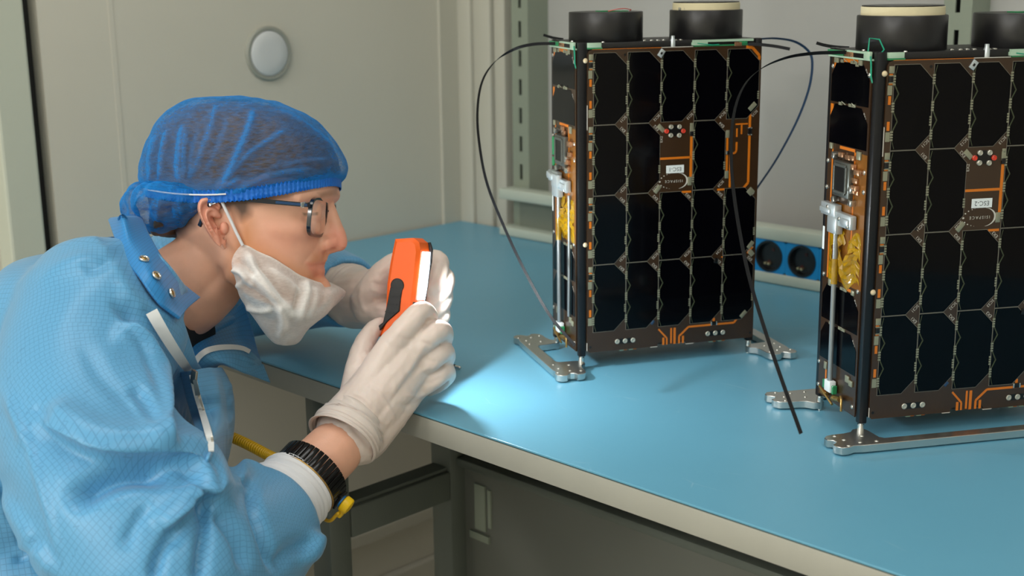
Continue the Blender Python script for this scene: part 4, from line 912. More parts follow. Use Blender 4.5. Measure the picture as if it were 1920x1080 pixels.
body = plant(link('body', join([(head, mk), (earS, mke), (rest, np.zeros((len(rest.V), 3)))]), M_skin, who))
# ---------------------------------------------------------------- coat
def limbf(mb, pts, n=36, steps=None):           # like limb, but flat at its far end (an open cuff)
    P = spline(pts, steps or len(pts) * 8); C = [at(*p[:3]) for p in P]; rd = [max(.001, p[3]) for p in P]; t0 = (C[0] - C[1]).normalized(); Cs, Rs = [], []
    for a in (88, 60, 30): Cs.append(C[0] + t0 * rd[0] * math.sin(R(a))); Rs.append(max(1e-4, rd[0] * math.cos(R(a))))
    mb.tube(Cs + C, Rs + rd, n); return mb
CT = [(-60, 1200, 205, .20, 1.42), (20, 1010, 205, .20, 1.42), (72, 885, 205, .20, 1.42), (130, 765, 208, .20, 1.42), (185, 660, 205, .20, 1.42), (232, 578, 186, .195, 1.42), (262, 524, 118, .118, 1.42), (284, 492, 64, .058, 1.42)]
CUA = [(190, 600, 1.275, .085), (148, 755, 1.205, .079), (212, 920, 1.145, .084), (300, 1072, 1.125, .084)]
CFA = [(300, 1072, 1.125, .084), (400, 1042, 1.195, .077), (462, 1008, 1.242, .068), (507, 968, 1.282, .0575)]
CLU = [(330, 560, 1.60, .085), (440, 556, 1.645, .056), (545, 543, 1.668, .052)]
CLF = [(545, 545, 1.67, .054), (600, 536, 1.615, .052), (655, 548, 1.55, .043)]
cb_ = MB(); torso(cb_, CT, 72, 2.25); limb(cb_, CUA, 36); limbf(cb_, CFA); limb(cb_, CLU, 30); limbf(cb_, CLF)
limb(cb_, [(20, 1060, 1.33, .105), (190, 1240, 1.30, .10)]); limb(cb_, [(20, 1060, 1.52, .105), (180, 1240, 1.56, .10)])
coat = voxel(cb_, .0028, 22, .5); coat.soft = 3; coat.slack = .06
def weave_coords(S_, limbs):
    best = np.full(len(S_.V), 1e9); out = np.zeros((len(S_.V), 3))
    for pts, rad_scale, tw in limbs:
        P = spline([tuple(at(*p[:3])) + (p[3],) for p in pts], 30); C, rd = P[:, :3], P[:, 3]; L_ = 0
        for i in range(len(C) - 1):
            a, b = C[i], C[i + 1]; d = b - a; l = np.linalg.norm(d); d = d / l; q = S_.V - a; t = np.clip(q @ d, 0, l); perp = q - t[:, None] * d; dist = np.linalg.norm(perp, axis=1) / rd[i]
            ref = np.array(-CF) - d * (np.array(-CF) @ d); ref /= np.linalg.norm(ref); sd = np.cross(d, ref); ang = np.arctan2(perp @ sd, perp @ ref); m = dist < best
            best[m] = dist[m]; rr_ = np.mean(rd) * rad_scale; u_, w_ = (L_ + q @ d)[m], (ang * rr_)[m]; ct, st = math.cos(tw), math.sin(tw)
            out[m, 0] = u_ * ct - w_ * st; out[m, 1] = u_ * st + w_ * ct; L_ += l
    return out
coatW = weave_coords(coat, [([(p[0], p[1], p[4], .19) for p in CT], 1.0, .5), (CUA, 1.1, .25), (CFA, 1.1, -.15), (CLU, 1.1, 0), (CLF, 1.1, 0)])
# folds, drawn where the photo shows them: broad ones first
def st(*a, **k): coat.stroke(*a, **k)
st([(120, 955), (165, 918), (222, 888), (288, 880), (336, 900)], -.024, 22, 'ridge', .25)
st([(376, 935), (380, 915), (366, 872), (337, 853), (300, 851), (233, 849), (190, 843), (149, 826), (110, 803), (71, 772)], .020, 7, 'step', .10, w2=46, pull=.016, pw=16, pdir=-CU); coat.normals()
st([(214, 600), (242, 612), (266, 634), (281, 665), (292, 694), (305, 745), (317, 800), (330, 846)], .012, 6, 'step', .12, w2=34, pull=.006, pw=10, pdir=CR)
st([(123, 600), (160, 655), (188, 704), (222, 738), (253, 762), (290, 803), (322, 844)], -.0025, 14, 'ridge', .3); coat.normals()
st([(236, 735), (262, 772), (296, 812), (326, 846)], .005, 6, 'ridge', .2)
st([(247, 722), (270, 752), (298, 802)], -.0075, 9, 'ridge', .25); st([(212, 598), (256, 626), (281, 680), (311, 764), (326, 848)], -.007, 4, 'crease', .15)
st([(379, 914), (366, 938), (338, 964), (298, 996)], .015, 6, 'step', .10, w2=28, pull=.010, pw=12, pdir=(CR - CU).normalized()); coat.normals()
st([(381, 925), (384, 960), (384, 1002), (377, 1056), (370, 1090)], -.020, 7, 'crease', .10)
st([(404, 950), (416, 968), (436, 994), (454, 1030), (461, 1085)], -.011, 12, 'ridge', .2)
st([(387, 976), (398, 968), (412, 960), (424, 966)], .006, 5, 'ridge', .25)
st([(470, 905), (474, 935), (484, 974), (500, 1020), (520, 1082)], -.012, 9, 'ridge', .15); coat.normals()
st([(452, 925), (455, 895), (462, 872), (478, 864), (494, 868)], .009, 12, 'ridge', .15); st([(461, 890), (466, 902), (472, 912)], -.012, 7, 'ridge', .2)
st([(510, 1066), (530, 1048), (552, 1028), (590, 1018)], -.009, 12, 'ridge', .25); st([(560, 1062), (582, 1040), (600, 1012)], .006, 9, 'ridge', .2)
st([(330, 1000), (306, 1030), (294, 1060), (288, 1090)], -.011, 11, 'ridge', .15); st([(318, 1002), (322, 1016), (312, 1030)], .004, 5, 'ridge', .2)
st([(232, 1040), (245, 1000), (268, 962), (282, 950)], -.006, 9, 'ridge', .3); st([(170, 640), (235, 690), (300, 740)], .0015, 24, 'ridge', .3)
st([(12, 720), (30, 775), (52, 830), (64, 870), (84, 940), (102, 1010), (124, 1066)], .0045, 6, 'ridge', .15)
st([(-10, 700), (20, 770), (38, 812), (36, 850)], .003, 8, 'ridge', .3); st([(60, 760), (80, 778), (140, 822)], -.004, 9, 'ridge', .3)
st([(150, 505), (186, 498), (222, 474)], -.005, 9, 'ridge', .3); st([(60, 540), (120, 498), (190, 470)], .003, 14, 'ridge', .3); st([(100, 640), (150, 560), (236, 520)], .0015, 24, 'ridge', .3)
st([(188, 420), (194, 440), (206, 462)], -.005, 7, 'ridge', .3); st([(205, 560), (236, 590), (262, 628)], -.006, 8, 'ridge', .3); st([(215, 520), (250, 560), (274, 590)], .004, 10, 'ridge', .3)
st([(78, 1006), (52, 1040), (24, 1052)], -.007, 7, 'ridge', .25); st([(30, 1024), (62, 1022), (80, 1040)], .005, 7, 'ridge', .25)
st([(-20, 900), (20, 950), (62, 1010), (110, 1082)], .006, 7, 'step', .1, w2=26)
st([(640, 470), (650, 500), (640, 540)], -.004, 9, 'ridge', .3); st([(612, 470), (622, 500), (618, 560)], -.004, 8, 'ridge', .3); st([(665, 480), (680, 505), (676, 530)], .003, 8, 'ridge', .3); st([(620, 560), (636, 590), (652, 604)], -.003, 5, 'ridge', .3)
_x, _y, _z = coat.proj(); _s = (_x - 341) * .953 - (_y - 590) * .302; _f = np.clip((_y - 545) / 22, 0, 1) * np.clip((700 - _y) / 26, 0, 1) * np.clip((1.50 - _z) / .03, 0, 1) * np.clip((470 - _x) / 10, 0, 1)
_f = _f * np.where(_s > 0, _s, 0) * _z / F_PX; coat.V -= np.array(CR * .953 + CU * .302)[None, :] * _f[:, None]; coat.normals()   # the neck opening
st([(604, 1000), (590, 1020), (574, 1056)], .010, 14, 'ridge', .3)
coat.normals(); coat.noise(.0005, 5, 3, 1); coat.smooth(1, .4)
vm = paint(coat, [(0, [(194, 416), (262, 410), (300, 484), (330, 524), (366, 556), (338, 590), (292, 566), (254, 528), (212, 474)], 10, 1.0)])[:, 0] * coat.front(.03); coat.V += np.array(CF)[None, :] * (.024 * vm)[:, None]; coat.normals(); coat.smooth(2, .4, np.clip(vm * 3, 0, 1))
# turn the cuff mouths in
for P_, Q_, r_ in ((CFA[-1], CFA[-2], .036), (CLF[-1], CLF[-2], .030)):
    c = at(*P_[:3]); d = (at(*P_[:3]) - at(*Q_[:3])).normalized(); dist = np.linalg.norm(coat.V - np.array(c), axis=1); ax = (coat.V - np.array(c)) @ np.array(d); rad = np.sqrt(np.maximum(dist ** 2 - ax ** 2, 0)); m = (np.abs(ax) < .03) & (rad < r_ * 1.6)
    coat.V += np.where(m, -.03 * np.exp(-(rad / r_) ** 6), 0)[:, None] * np.array(d)[None, :]
coat.normals(); coat.smooth(1, .3)
cx_, cy_, cz_ = coat.proj(); cfr = coat.front(.03) > 0
def on_coat(px, py, off=.0015):                 # point just off the coat's near surface
    d = (cx_ - px) ** 2 + (cy_ - py) ** 2 + np.where(cfr, 0, 1e6); k = np.argpartition(d, 6)[:6]; w_ = 1 / (d[k] + 1); z = (cz_[k] * w_).sum() / w_.sum(); return at(px, py, z - off)
coat_o = plant(coat.obj('coat', M_coat, who, {'weave': coatW}))
def sub(o): return o                             # the coat itself already sits in world coordinates
def subpart(mb, name, m, smooth=None, parent=coat_o): return mb.build(name, m, parent, smooth)
def sheet_obj(G, thick, name, m, parent, weave=None, seams=0.0):
    mb = grid_mb(G, thick); nv, nu = G.shape[:2]; S_ = Surf.from_mb(mb); W = np.zeros((len(S_.V), 3)); k = nu * nv
    du = np.concatenate([np.zeros((nv, 1)), np.cumsum(np.linalg.norm(np.diff(G, axis=1), axis=2), axis=1)], axis=1).mean(0); dv = np.concatenate([np.zeros((1, nu)), np.cumsum(np.linalg.norm(np.diff(G, axis=0), axis=2), axis=0)], axis=0).mean(1)
    U_ = np.stack([np.tile(du, (nv, 1)).ravel(), np.tile(dv[:, None], (1, nu)).ravel(), np.zeros(k)], 1); W[:k] = U_; W[k:2 * k] = U_
    return S_, W
def grid_from(rows, nu, nv):                     # rows of Vectors -> smooth grid
    A = np.array([spline([tuple(p) for p in r_], nu) for r_ in rows]); return np.array([spline(A[:, i], nv) for i in range(nu)]).transpose(1, 0, 2)
# collar band: neck edge and seam edge, wrapping round the nape to the far side
top_px = [(256, 404, 1.46), (261, 405, 1.42), (268, 409, 1.375), (279, 436, 1.340), (304.5, 481, 1.325), (333, 520, 1.330), (356, 541, 1.340), (377, 557, 1.352)]
bot_px = [(206, 408, 1.44), (204, 411, 1.39), (204, 417, 1.345), (226, 472, 1.290), (266, 525, 1.290), (297, 565, 1.300), (317, 581, 1.318), (338, 596, 1.335)]
mid_px = [((a[0] + b[0]) / 2 - 2, (a[1] + b[1]) / 2 - 1, (a[2] + b[2]) / 2 - .006) for a, b in zip(top_px, bot_px)]
def coat_z(px, py): return pix(on_coat(px, py, 0))[2]
bot_px = [(a, b, z if i < 3 else min(z, coat_z(a, b) - .012)) for i, (a, b, z) in enumerate(bot_px)]
top_px = [(a, b, z if i < 3 else min(z, coat_z(a, b) - .017)) for i, (a, b, z) in enumerate(top_px)]
def ease(L_): z = np.array([p[2] for p in L_]); z[2:] = np.convolve(np.pad(z, 1, 'edge'), (.25, .5, .25), 'valid')[2:] - .002; return [(p[0], p[1], zz) for p, zz in zip(L_, z)]
bot_px, top_px = ease(bot_px), ease(top_px)
mid_px = [((a[0] + b[0]) / 2 - 2, (a[1] + b[1]) / 2 - 1, min((a[2] + b[2]) / 2 - .006, coat_z((a[0] + b[0]) / 2, (a[1] + b[1]) / 2) - .020)) for a, b in zip(top_px, bot_px)]
G = grid_from([[at(*p) for p in r_] for r_ in (top_px, mid_px, bot_px)], 90, 28)
S_, W = sheet_obj(G, .0030, 'collar', M_coat2, coat_o)
for a, b in zip(np.linspace(.12, .95, 9), np.linspace(.1, .95, 9)):    # slight ripples between the stitches
    i = int(a * 89); p0, p1 = pix(G[4][i]), pix(G[24][min(89, i + 2)]); S_.stroke([p0[:2], p1[:2]], .0012 if int(a * 50) % 2 else -.0010, 7, 'ridge', .3)
S_.smooth(1, .3); sub(S_.obj('collar', M_coat2, coat_o, {'weave': W})); collar = S_
for px, py in ((269.5, 487.5), (292, 518), (320, 550)):
    d = min(((pix(p)[0] - px) ** 2 + (pix(p)[1] - py) ** 2, i) for i, p in enumerate(G.reshape(-1, 3)))[1]; p = Vector(G.reshape(-1, 3)[d]); n = Vector(collar.N[d]); n = n if n.dot(CP - p) > 0 else -n
    Q = Matrix.Translation(at(px, py, pix(p)[2]) + n * .0010) @ n.to_track_quat('Z', 'Y').to_matrix().to_4x4()
    mb = MB(); mb.lathe([(.0050, 0), (.0051, .0010), (.0045, .0018), (.0036, .0016), (.0030, .0006)], 24, M=Q, cap=False); sn = sub(mb.build('snap', M_screw, coat_o, 50))
    mb = MB(); mb.lathe([(.0032, .0004), (.0028, .0012), (.0018, .0018), (.0001, .0019)], 18, M=Q); sub(mb.build('snap_stud', M_brassy, sn, 60)) if False else sub(mb.build('snap_stud', M_brassy, coat_o, 60))
# zip tape on the near edge, closed zip below, slider with pull
def ribbon(px_list, widths, thick, name, m, off=.003, zf=None):
    P = spline([tuple(p) for p in px_list], 40); C = [on_coat(p[0], p[1], off) for p in P] if zf is None else [at(*p) for p in P]
    if zf is None:
        z = np.array([pix(c)[2] for c in C]); z = np.array([z[max(0, i - 3):i + 4].min() for i in range(len(z))]); z = np.convolve(np.pad(z, 3, 'edge'), np.ones(7) / 7, 'valid'); C = [at(p[0], p[1], zz) for p, zz in zip(P, z)]
    wd = np.interp(np.linspace(0, 1, len(C)), np.linspace(0, 1, len(widths)), widths); mb = MB()
    mb.strip(C, list(wd), thick, lambda i, t: t.cross(CP - C[i])); return sub(mb.build(name, m, coat_o, 50))
ribbon([(284, 584), (300, 612), (320, 645), (342, 678), (358, 700)], [.0112, .0108, .0100, .0090, .0075], .0012, 'zip_tape', M_zip, .008)
# placket: the far front panel hanging below the slider
zl = [pix(on_coat(x, y, .004)) for x, y in ((362, 694), (368, 716), (374, 742), (384, 776), (394, 812), (397, 838), (392, 866), (386, 905))]
zc_ = float(np.median([q[2] for q in zl])); zl = [(q[0], q[1], min(q[2], zc_ + .014) + .002) for q in zl]; z0_ = [(q[0] - 26, q[1] + 4, q[2] + .045) for q in zl]
rt = [(416, 688, 1.425), (430, 712, 1.424), (438, 738, 1.420), (440.5, 768, 1.416), (440, 796, 1.412), (436, 826, 1.410), (429, 856, 1.408), (420, 905, 1.405)]
md = [((a[0] * .5 + b[0] * .5), a[1] * .5 + b[1] * .5 - 2, a[2] * .5 + b[2] * .5 - .026) for a, b in zip(zl, rt)]; m2 = [((a[0] * .22 + b[0] * .78), a[1] * .22 + b[1] * .78, a[2] * .22 + b[2] * .78 - .020) for a, b in zip(zl, rt)]
bk = [(b[0] - 18, b[1] + 4, b[2] + .03) for b in rt]
G = grid_from([[at(*p) for p in r_] for r_ in (z0_, zl, md, m2, rt, bk)], 60, 48); S_, W = sheet_obj(G, -.0016, 'placket', M_coat, coat_o)
S_.stroke([(414, 700), (426, 740), (428, 790), (424, 840), (414, 890)], -.0022, 4, 'crease', .1)
for k in range(12): y = 705 + k * 16; S_.stroke([(429 - (k > 8) * (k - 8) * 3, y), (437 - (k > 8) * (k - 8) * 3, y + 5)], .0016 if k % 2 else -.0014, 5, 'ridge', .3)
S_.stroke([(392, 690), (404, 740), (410, 800)], .0035, 9, 'ridge', .3); S_.stroke([(380, 720), (392, 770), (402, 830)], -.003, 7, 'ridge', .3); S_.smooth(1, .3)
sub(S_.obj('placket', M_coat, coat_o, {'weave': W}))
def zq(px, py, off):                             # point just off the coat or the placket, whichever is nearer
    return (px, py, min(pix(on_coat(px, py, 0))[2], float(np.interp(py, [q[1] for q in zl], [q[2] for q in zl]))) - off)
ribbon([zq(x, y, .006) for x, y in ((361, 702), (369, 738), (379, 772), (389, 806), (395, 830), (396, 846))], [.0066, .0064, .0062, .006, .0055, .0045], .0012, 'zip_tape', M_zip, zf=True)
ribbon([zq(x, y, .008) for x, y in ((367, 712), (374, 745), (385, 778), (395, 808), (399, 832))], [.0020] * 4, .0010, 'zip_teeth', M_zipm, zf=True)
p = at(*zq(364, 706, .012)); mb = MB(); mb.box(-.0045, .0045, -.0016, .0016, -.0075, .0065, .001, M=Matrix.Translation(p) @ Matrix.Rotation(R(12), 4, CF)); sl = sub(mb.build('zip_slider', M_zipm, coat_o, 40))
P_ = [at(*zq(365, 712, .015)), at(*zq(368, 726, .015)), at(*zq(371, 741, .014))]; mb = MB(); mb.strip(P_, [.0032, .0042, .0048], .0014, lambda i, t: t.cross(CF)); sub(mb.build('zip_pull', M_zipm, coat_o, 40))
# far collar half, opened outwards, its inner face towards us, and the lapel below its zip tape
rA = [(338, 650, 1.400), (350, 632, 1.418), (378, 612, 1.455), (424, 590, 1.500), (456, 564, 1.54)]
rB = [(350, 668, 1.398), (366, 652, 1.410), (396, 628, 1.448), (442, 612, 1.495), (470, 604, 1.54)]
rC = [(360, 686, 1.398), (374, 668, 1.402), (408, 648, 1.436), (456, 640, 1.480), (481, 648, 1.53)]
rD = [(362, 690, 1.396), (384, 660, 1.396), (420, 651, 1.428), (466, 658, 1.460), (491, 680, 1.50)]
G = grid_from([[at(*p) for p in r_] for r_ in (rA, rB, rC, rD)], 60, 40); S_, W = sheet_obj(G, .0018, 'collar_facing', M_coat2, coat_o)
S_.stroke([(372, 640), (410, 614), (452, 590)], .004, 10, 'ridge', .3); S_.stroke([(360, 662), (390, 640), (440, 624), (476, 628)], -.003, 9, 'ridge', .3); S_.smooth(1, .3); sub(S_.obj('collar_facing', M_coat2, coat_o, {'weave': W}))
rE = [(361, 690, 1.394), (384, 659, 1.394), (420, 650, 1.425), (467, 657, 1.456), (490, 677, 1.496)]
rF = [(366, 694, 1.398), (394, 672, 1.398), (430, 664, 1.418), (466, 672, 1.446), (494, 690, 1.488)]
rG = [(374, 702, 1.410), (408, 682, 1.406), (432, 686, 1.414), (462, 697, 1.440), (494, 683, 1.480)]
rH = [(382, 712, 1.43), (411, 686, 1.425), (440, 694, 1.435), (474, 706, 1.46), (508, 718, 1.492)]
G = grid_from([[at(*p) for p in r_] for r_ in (rE, rF, rG, rH)], 60, 30); S_, W = sheet_obj(G, .0016, 'lapel', M_coat, coat_o)
S_.stroke([(400, 668), (424, 676), (450, 690)], -.002, 6, 'ridge', .3); S_.stroke([(440, 660), (462, 676), (486, 684)], .003, 8, 'ridge', .3); S_.smooth(1, .3); sub(S_.obj('lapel', M_coat, coat_o, {'weave': W}))
ribbon([(361, 688, 1.388), (372, 670, 1.389), (387, 658, 1.391), (408, 652, 1.408), (436, 650.5, 1.428), (455, 653, 1.440), (468, 659, 1.448)], [.006, .0062, .0062, .006, .0055, .005, .0048], .0016, 'zip_tape', M_zip, zf=True)
# black shirt in the neck opening
tb_ = [[at(*p) for p in r_] for r_ in ([(332, 590, 1.352), (344, 606, 1.372), (364, 620, 1.40), (400, 600, 1.44)], [(326, 606, 1.352), (346, 628, 1.375), (366, 636, 1.41), (404, 618, 1.45)], [(340, 640, 1.37), (352, 655, 1.385), (366, 662, 1.42), (404, 640, 1.46)], [(352, 690, 1.40), (360, 690, 1.41), (370, 690, 1.44), (404, 670, 1.47)])]
plant(grid_mb(grid_from(tb_, 30, 20), .003).build('shirt', M_tee, who, 60))
# trousers and shoes (below the frame)
lb = MB(); limb(lb, [(p[0], p[1], p[2], p[3] * 1.22) for p in LEGN]); limb(lb, [(p[0], p[1], p[2], p[3] * 1.22) for p in LEGF]); tr_ = voxel(lb, .012, 4, .5); plant(tr_.obj('trousers', M_trou, who))
for P_ in (LEGN[-1], LEGF[-1]):
    p = at(*P_[:3]); p.z = 0; fdir = Vector((CR.x, CR.y, 0)).normalized(); rgt = fdir.cross(Vector((0, 0, 1))); mb = MB(); rr_ = []
    for t, w_, h_ in ((-.075, .02, .05), (-.06, .034, .085), (0, .038, .095), (.06, .042, .075), (.12, .046, .055), (.165, .040, .042), (.19, .018, .026)): rr_.append((p + fdir * t + Vector((0, 0, h_ / 2 + .001)), rgt * w_, Vector((0, 0, h_ / 2)), 2.6))
    ring_tube(mb, rr_, 24); sh = voxel(mb, .008, 3, .5); sh.V[:, 2] = np.maximum(sh.V[:, 2], .001); plant(sh.obj('shoe', M_shoe, who))
# ---------------------------------------------------------------- hair under the net
hbm = MB(); head_rows(hbm, [(194, 392, 478, .014), (202, 358, 520, .036), (215, 332, 560, .054), (238, 306, 598, .068), (270, 287, 620, .0755), (305, 277, 633, .0785), (330, 275, 634, .0780), (350, 278, 622, .0770), (372, 286, 560, .0755), (392, 292, 470, .0735), (412, 296, 400, .068), (430, 298, 360, .060), (444, 302, 330, .045)], 64)
hs = voxel(hbm, .0026, 3, .5); hs.noise(.0012, 34, 5, 2, (1, 1, 2)); hair = plant(hs.obj('hair', M_hair, who))
# ---------------------------------------------------------------- hairnet
def cap_dy(t, x): return t ** 2 * 39 * max(0, 1 - ((x - 430) / 205) ** 2)
cbm = MB(); rows = [(186, 400, 470, .020), (188, 372, 500, .034), (196, 345, 535, .052), (212, 318, 575, .066), (236, 297, 606, .0775), (264, 282, 628, .0845), (292, 274, 642, .0880), (312, 270, 649, .0885), (327, 269, 646, .0875), (336, 276, 638, .0845)]
P = spline(rows, 92); n = 280; v = []; f = []
for k, (py, xb, xf, w_) in enumerate(P):
    for i in range(n):
        t = 2 * math.pi * i / n; ca, sa = math.cos(t), math.sin(t); x = (xb + xf) / 2 + (xf - xb) / 2 * math.copysign(abs(ca) ** .94, ca); lat = w_ * math.copysign(abs(sa) ** .92, sa); v.append(tuple(HP(x, py + cap_dy(k / 91, x), lat)))
for k in range(91):
    for i in range(n): j = (i + 1) % n; f.append((k * n + i, k * n + j, (k + 1) * n + j, (k + 1) * n + i))
f.append(tuple(range(n))[::-1]); cbm.add(v, f); cap = Surf.from_mb(cbm); cap.soft = 1
if cap.N[10 * n:30 * n] @ np.array(HS) @ np.ones(20 * n) < 0 and False: cap.N *= -1
cen = cap.V.mean(0); cap.N *= np.sign(((cap.V - cen) * cap.N).sum())
fold = np.zeros(len(cap.V)); capN0 = cap.N.copy()
def cap_fold(pts, amp, w, dens):
    b = cap.V.copy(); cap.N = capN0; cap.stroke(pts, amp, w, 'ridge', .15, fm=np.ones(len(cap.V))); d = np.linalg.norm(cap.V - b, axis=1) / abs(amp); np.maximum(fold, d * dens, out=fold)
for pts, a, w_, d_ in (([(345, 232), (337, 270), (333, 310), (338, 348)], .0030, 5, .55), ([(350, 236), (345, 280), (344, 346)], .0024, 3, .5), ([(315, 240), (303, 290), (300, 340)], .0026, 4, .4), ([(408, 192), (396, 235), (376, 290), (352, 348)], .0026, 3.5, .45), ([(478, 200), (462, 250), (440, 300), (408, 362)], .0034, 6, .6), ([(545, 238), (505, 262), (462, 292), (430, 332), (404, 368)], .0024, 3.2, .5), ([(430, 215), (412, 270), (380, 330)], .0018, 3, .25), ([(520, 205), (560, 225), (610, 262), (640, 300)], .0016, 4, .25), ([(590, 320), (540, 322), (480, 340), (430, 372)], .0026, 7, .3), ([(620, 300), (560, 305), (500, 318)], .0018, 5, .12), ([(292, 250), (280, 300), (284, 345)], .0024, 5, .35), ([(450, 335), (425, 350), (400, 372)], .0030, 6, .45), ([(372, 250), (360, 300), (356, 350)], .0016, 3, .25)): cap_fold(pts, a, w_, d_)
cap.N = capN0; cap.noise(.0013, 24, 11, 2); yy = np.repeat(np.linspace(0, 1, 92), n); fold = np.maximum(fold, np.clip((yy - .80) / .2, 0, 1) * .45)
cap_o = plant(cap.obj('hairnet', M_cap, who, {'fold': np.stack([fold, fold * 0, fold * 0], 1)}))
# gathered hem: ruffled double band, white elastic, and the puffed tail at the nape
def hem_pt(i, dy_, out=0.0):                      # along the near hem from the nape (0) round the brow to the far side (1)
    t = 2 * math.pi * (.5 - .5 * i * 2 + 1e-6) if False else math.pi * (1 - 1.35 * i); ca, sa = math.cos(t), math.sin(t); xb, xf, w_ = 280, 637, .0835; x = (xb + xf) / 2 + (xf - xb) / 2 * math.copysign(abs(ca) ** .94, ca); lat = (w_ + out) * math.copysign(abs(sa) ** .92, sa); return HP(x, 336 + cap_dy(1.0, x) + dy_, lat)
nR = 260; G = np.zeros((7, nR, 3))
for j in range(7):
    for i in range(nR):
        a = .10 + .90 * i / (nR - 1); rf = math.sin(i * 1.9 + .6 * math.sin(i * .37)) * (.0008 + .0012 * abs(j - 3) / 3); G[j, i] = hem_pt(a, -7 + j * 3.6 + (1.2 * math.sin(i * 2.3) if j in (0, 6) else 0), .0012 + rf + (.0016 if j < 3 else .0004))
plant(grid_mb(G, .0008).build('hairnet_hem', M_capb, who, 80))
G = [hem_pt(.02 + .36 * k / 40, 1 + (3 if k < 8 else 0) * (1 - k / 8), .0040 - .0006 * math.sin(k * 2.2)) for k in range(41)]; plant(MB().tube(G, .0009, 8).build('elastic', M_knit, who, 60))
tl = MB(); 
for px, py, s, r_ in ((268, 372, .02, .020), (262, 388, .0, .022), (272, 402, .012, .020), (300, 392, .040, .023), (325, 394, .056, .018), (350, 386, .066, .014), (368, 380, .072, .010), (296, 410, .03, .016), (272, 390, -.03, .022), (300, 396, -.05, .020), (318, 404, .046, .016), (284, 378, .05, .022), (306, 376, .062, .022), (330, 374, .070, .018), (350, 374, .074, .014), (282, 408, .018, .018), (302, 408, .044, .018), (335, 402, .058, .014)): ball(tl, HN(px, py, s) if s > 0 else HP(px, py, s), r_)
tail = voxel(tl, .0022, 10, .5)
for pts, a, w_ in (([(290, 362), (276, 385), (268, 410)], -.004, 5), ([(310, 366), (298, 392), (296, 420)], .004, 5), ([(330, 368), (318, 392), (322, 412)], -.004, 5), ([(345, 368), (338, 385), (345, 405)], .003, 4), ([(270, 365), (258, 380), (252, 398)], .003, 5), ([(360, 368), (352, 385), (358, 400)], -.003, 4), ([(255, 398), (285, 400), (320, 392), (356, 382)], -.003, 5)): tail.stroke(pts, a, w_, 'ridge', .2)
tail.noise(.0014, 30, 8, 2); tail.smooth(1, .3); tf = np.full(len(tail.V), .22); plant(tail.obj('hairnet_tail', M_cap, who, {'fold': np.stack([tf, tf * 0, tf * 0], 1)}))
# ---------------------------------------------------------------- beard cover
e0 = [HN(455, 456, .066), HN(482, 470, .064), HN(520, 488, .058), HN(560, 514, .040), HN(601, 529, .012), HP(610, 530, -.012), HP(590, 522, -.045), HP(540, 500, -.066), HP(480, 470, -.074)]
e1 = [HN(438, 478, .074), HN(470, 492, .082), HN(520, 520, .082), HN(566, 546, .062), HN(616, 552, .028), HP(634, 546, -.022), HP(622, 545, -.062), HP(560, 530, -.085), HP(490, 490, -.088)]
e2 = [HN(434, 498, .076), HN(462, 530, .088), HN(506, 572, .088), HN(560, 590, .068), HN(604, 590, .036), HP(622, 574, -.015), HP(610, 568, -.055), HP(556, 566, -.075), HP(490, 520, -.080)]
e3 = [HN(440, 520, .070), HN(452, 558, .074), HN(494, 612, .070), HN(538, 638, .050), HN(572, 622, .022), HP(590, 600, -.012), HP(580, 590, -.040), HP(540, 590, -.055), HP(490, 545, -.062)]
e4 = [HN(448, 540, .058), HN(460, 566, .048), HN(505, 634, .040), HN(530, 645, .022), HN(556, 640, .004), HP(560, 612, -.012), HP(550, 604, -.025), HP(520, 590, -.038), HP(480, 560, -.050)]
e5 = [HN(452, 548, .050), HN(466, 565, .030), HN(492, 590, .020), HN(510, 600, .010), HP(520, 596, 0), HP(520, 590, -.008), HP(515, 585, -.015), HP(500, 575, -.025), HP(470, 560, -.040)]
G = grid_from([e0, e1, e2, e3, e4, e5], 130, 90); mb = grid_mb(G); bc = Surf.from_mb(mb); bc.soft = 0; sgn = np.sign(((bc.V - np.array(HP(520, 550, 0))) * bc.N).sum()); bc.N *= sgn
bf = np.zeros(len(bc.V)); N0 = bc.N.copy()
for pts, a, w_, d_ in (([(455, 462), (490, 520), (530, 570), (556, 600)], .006, 8, .4), ([(470, 480), (512, 528), (545, 575)], -.006, 8, 0), ([(452, 500), (500, 545), (530, 590), (532, 630)], .0055, 7, .35), ([(445, 520), (470, 545), (515, 572), (520, 576)], -.006, 8, 0), ([(458, 575), (490, 582), (514, 577)], .005, 5, .4), ([(520, 575), (528, 600), (522, 640)], .004, 5, .35), ([(575, 520), (572, 560), (552, 610)], .005, 8, .4), ([(560, 520), (560, 560), (545, 600)], -.004, 6, 0), ([(590, 535), (590, 565), (570, 605)], .003, 6, .25), ([(440, 485), (462, 500), (480, 520)], -.005, 6, 0), ([(434, 505), (452, 512), (468, 530)], .005, 5, .35), ([(440, 540), (462, 530), (480, 540)], .004, 5, .3), ([(606, 530), (612, 555), (596, 588)], -.003, 6, 0), ([(500, 500), (540, 530), (570, 560)], .003, 6, .2)):
    b = bc.V.copy(); bc.N = N0; bc.stroke(pts, a, w_, 'ridge', .2); 
    if d_: np.maximum(bf, np.linalg.norm(bc.V - b, axis=1) / abs(a) * d_, out=bf)
bc.N = N0; bc.noise(.0006, 26, 21, 2); ev = np.repeat(np.linspace(0, 1, 90), 130); bf = np.maximum(bf, np.exp(-(ev / .03) ** 2) * .35)
plant(bc.obj('beard_cover', M_veil, who, {'fold': np.stack([bf, bf * 0, bf * 0], 1)}))
ls = [HN(414, 374, .080), HN(421, 389, .079), HN(432, 412, .076), HN(443, 436, .073), HN(455, 460, .069)]; plant(MB().tube([Vector(p) for p in spline([tuple(p) for p in ls], 24)], .0017, 8).build('ear_loop', M_knit, who, 60))
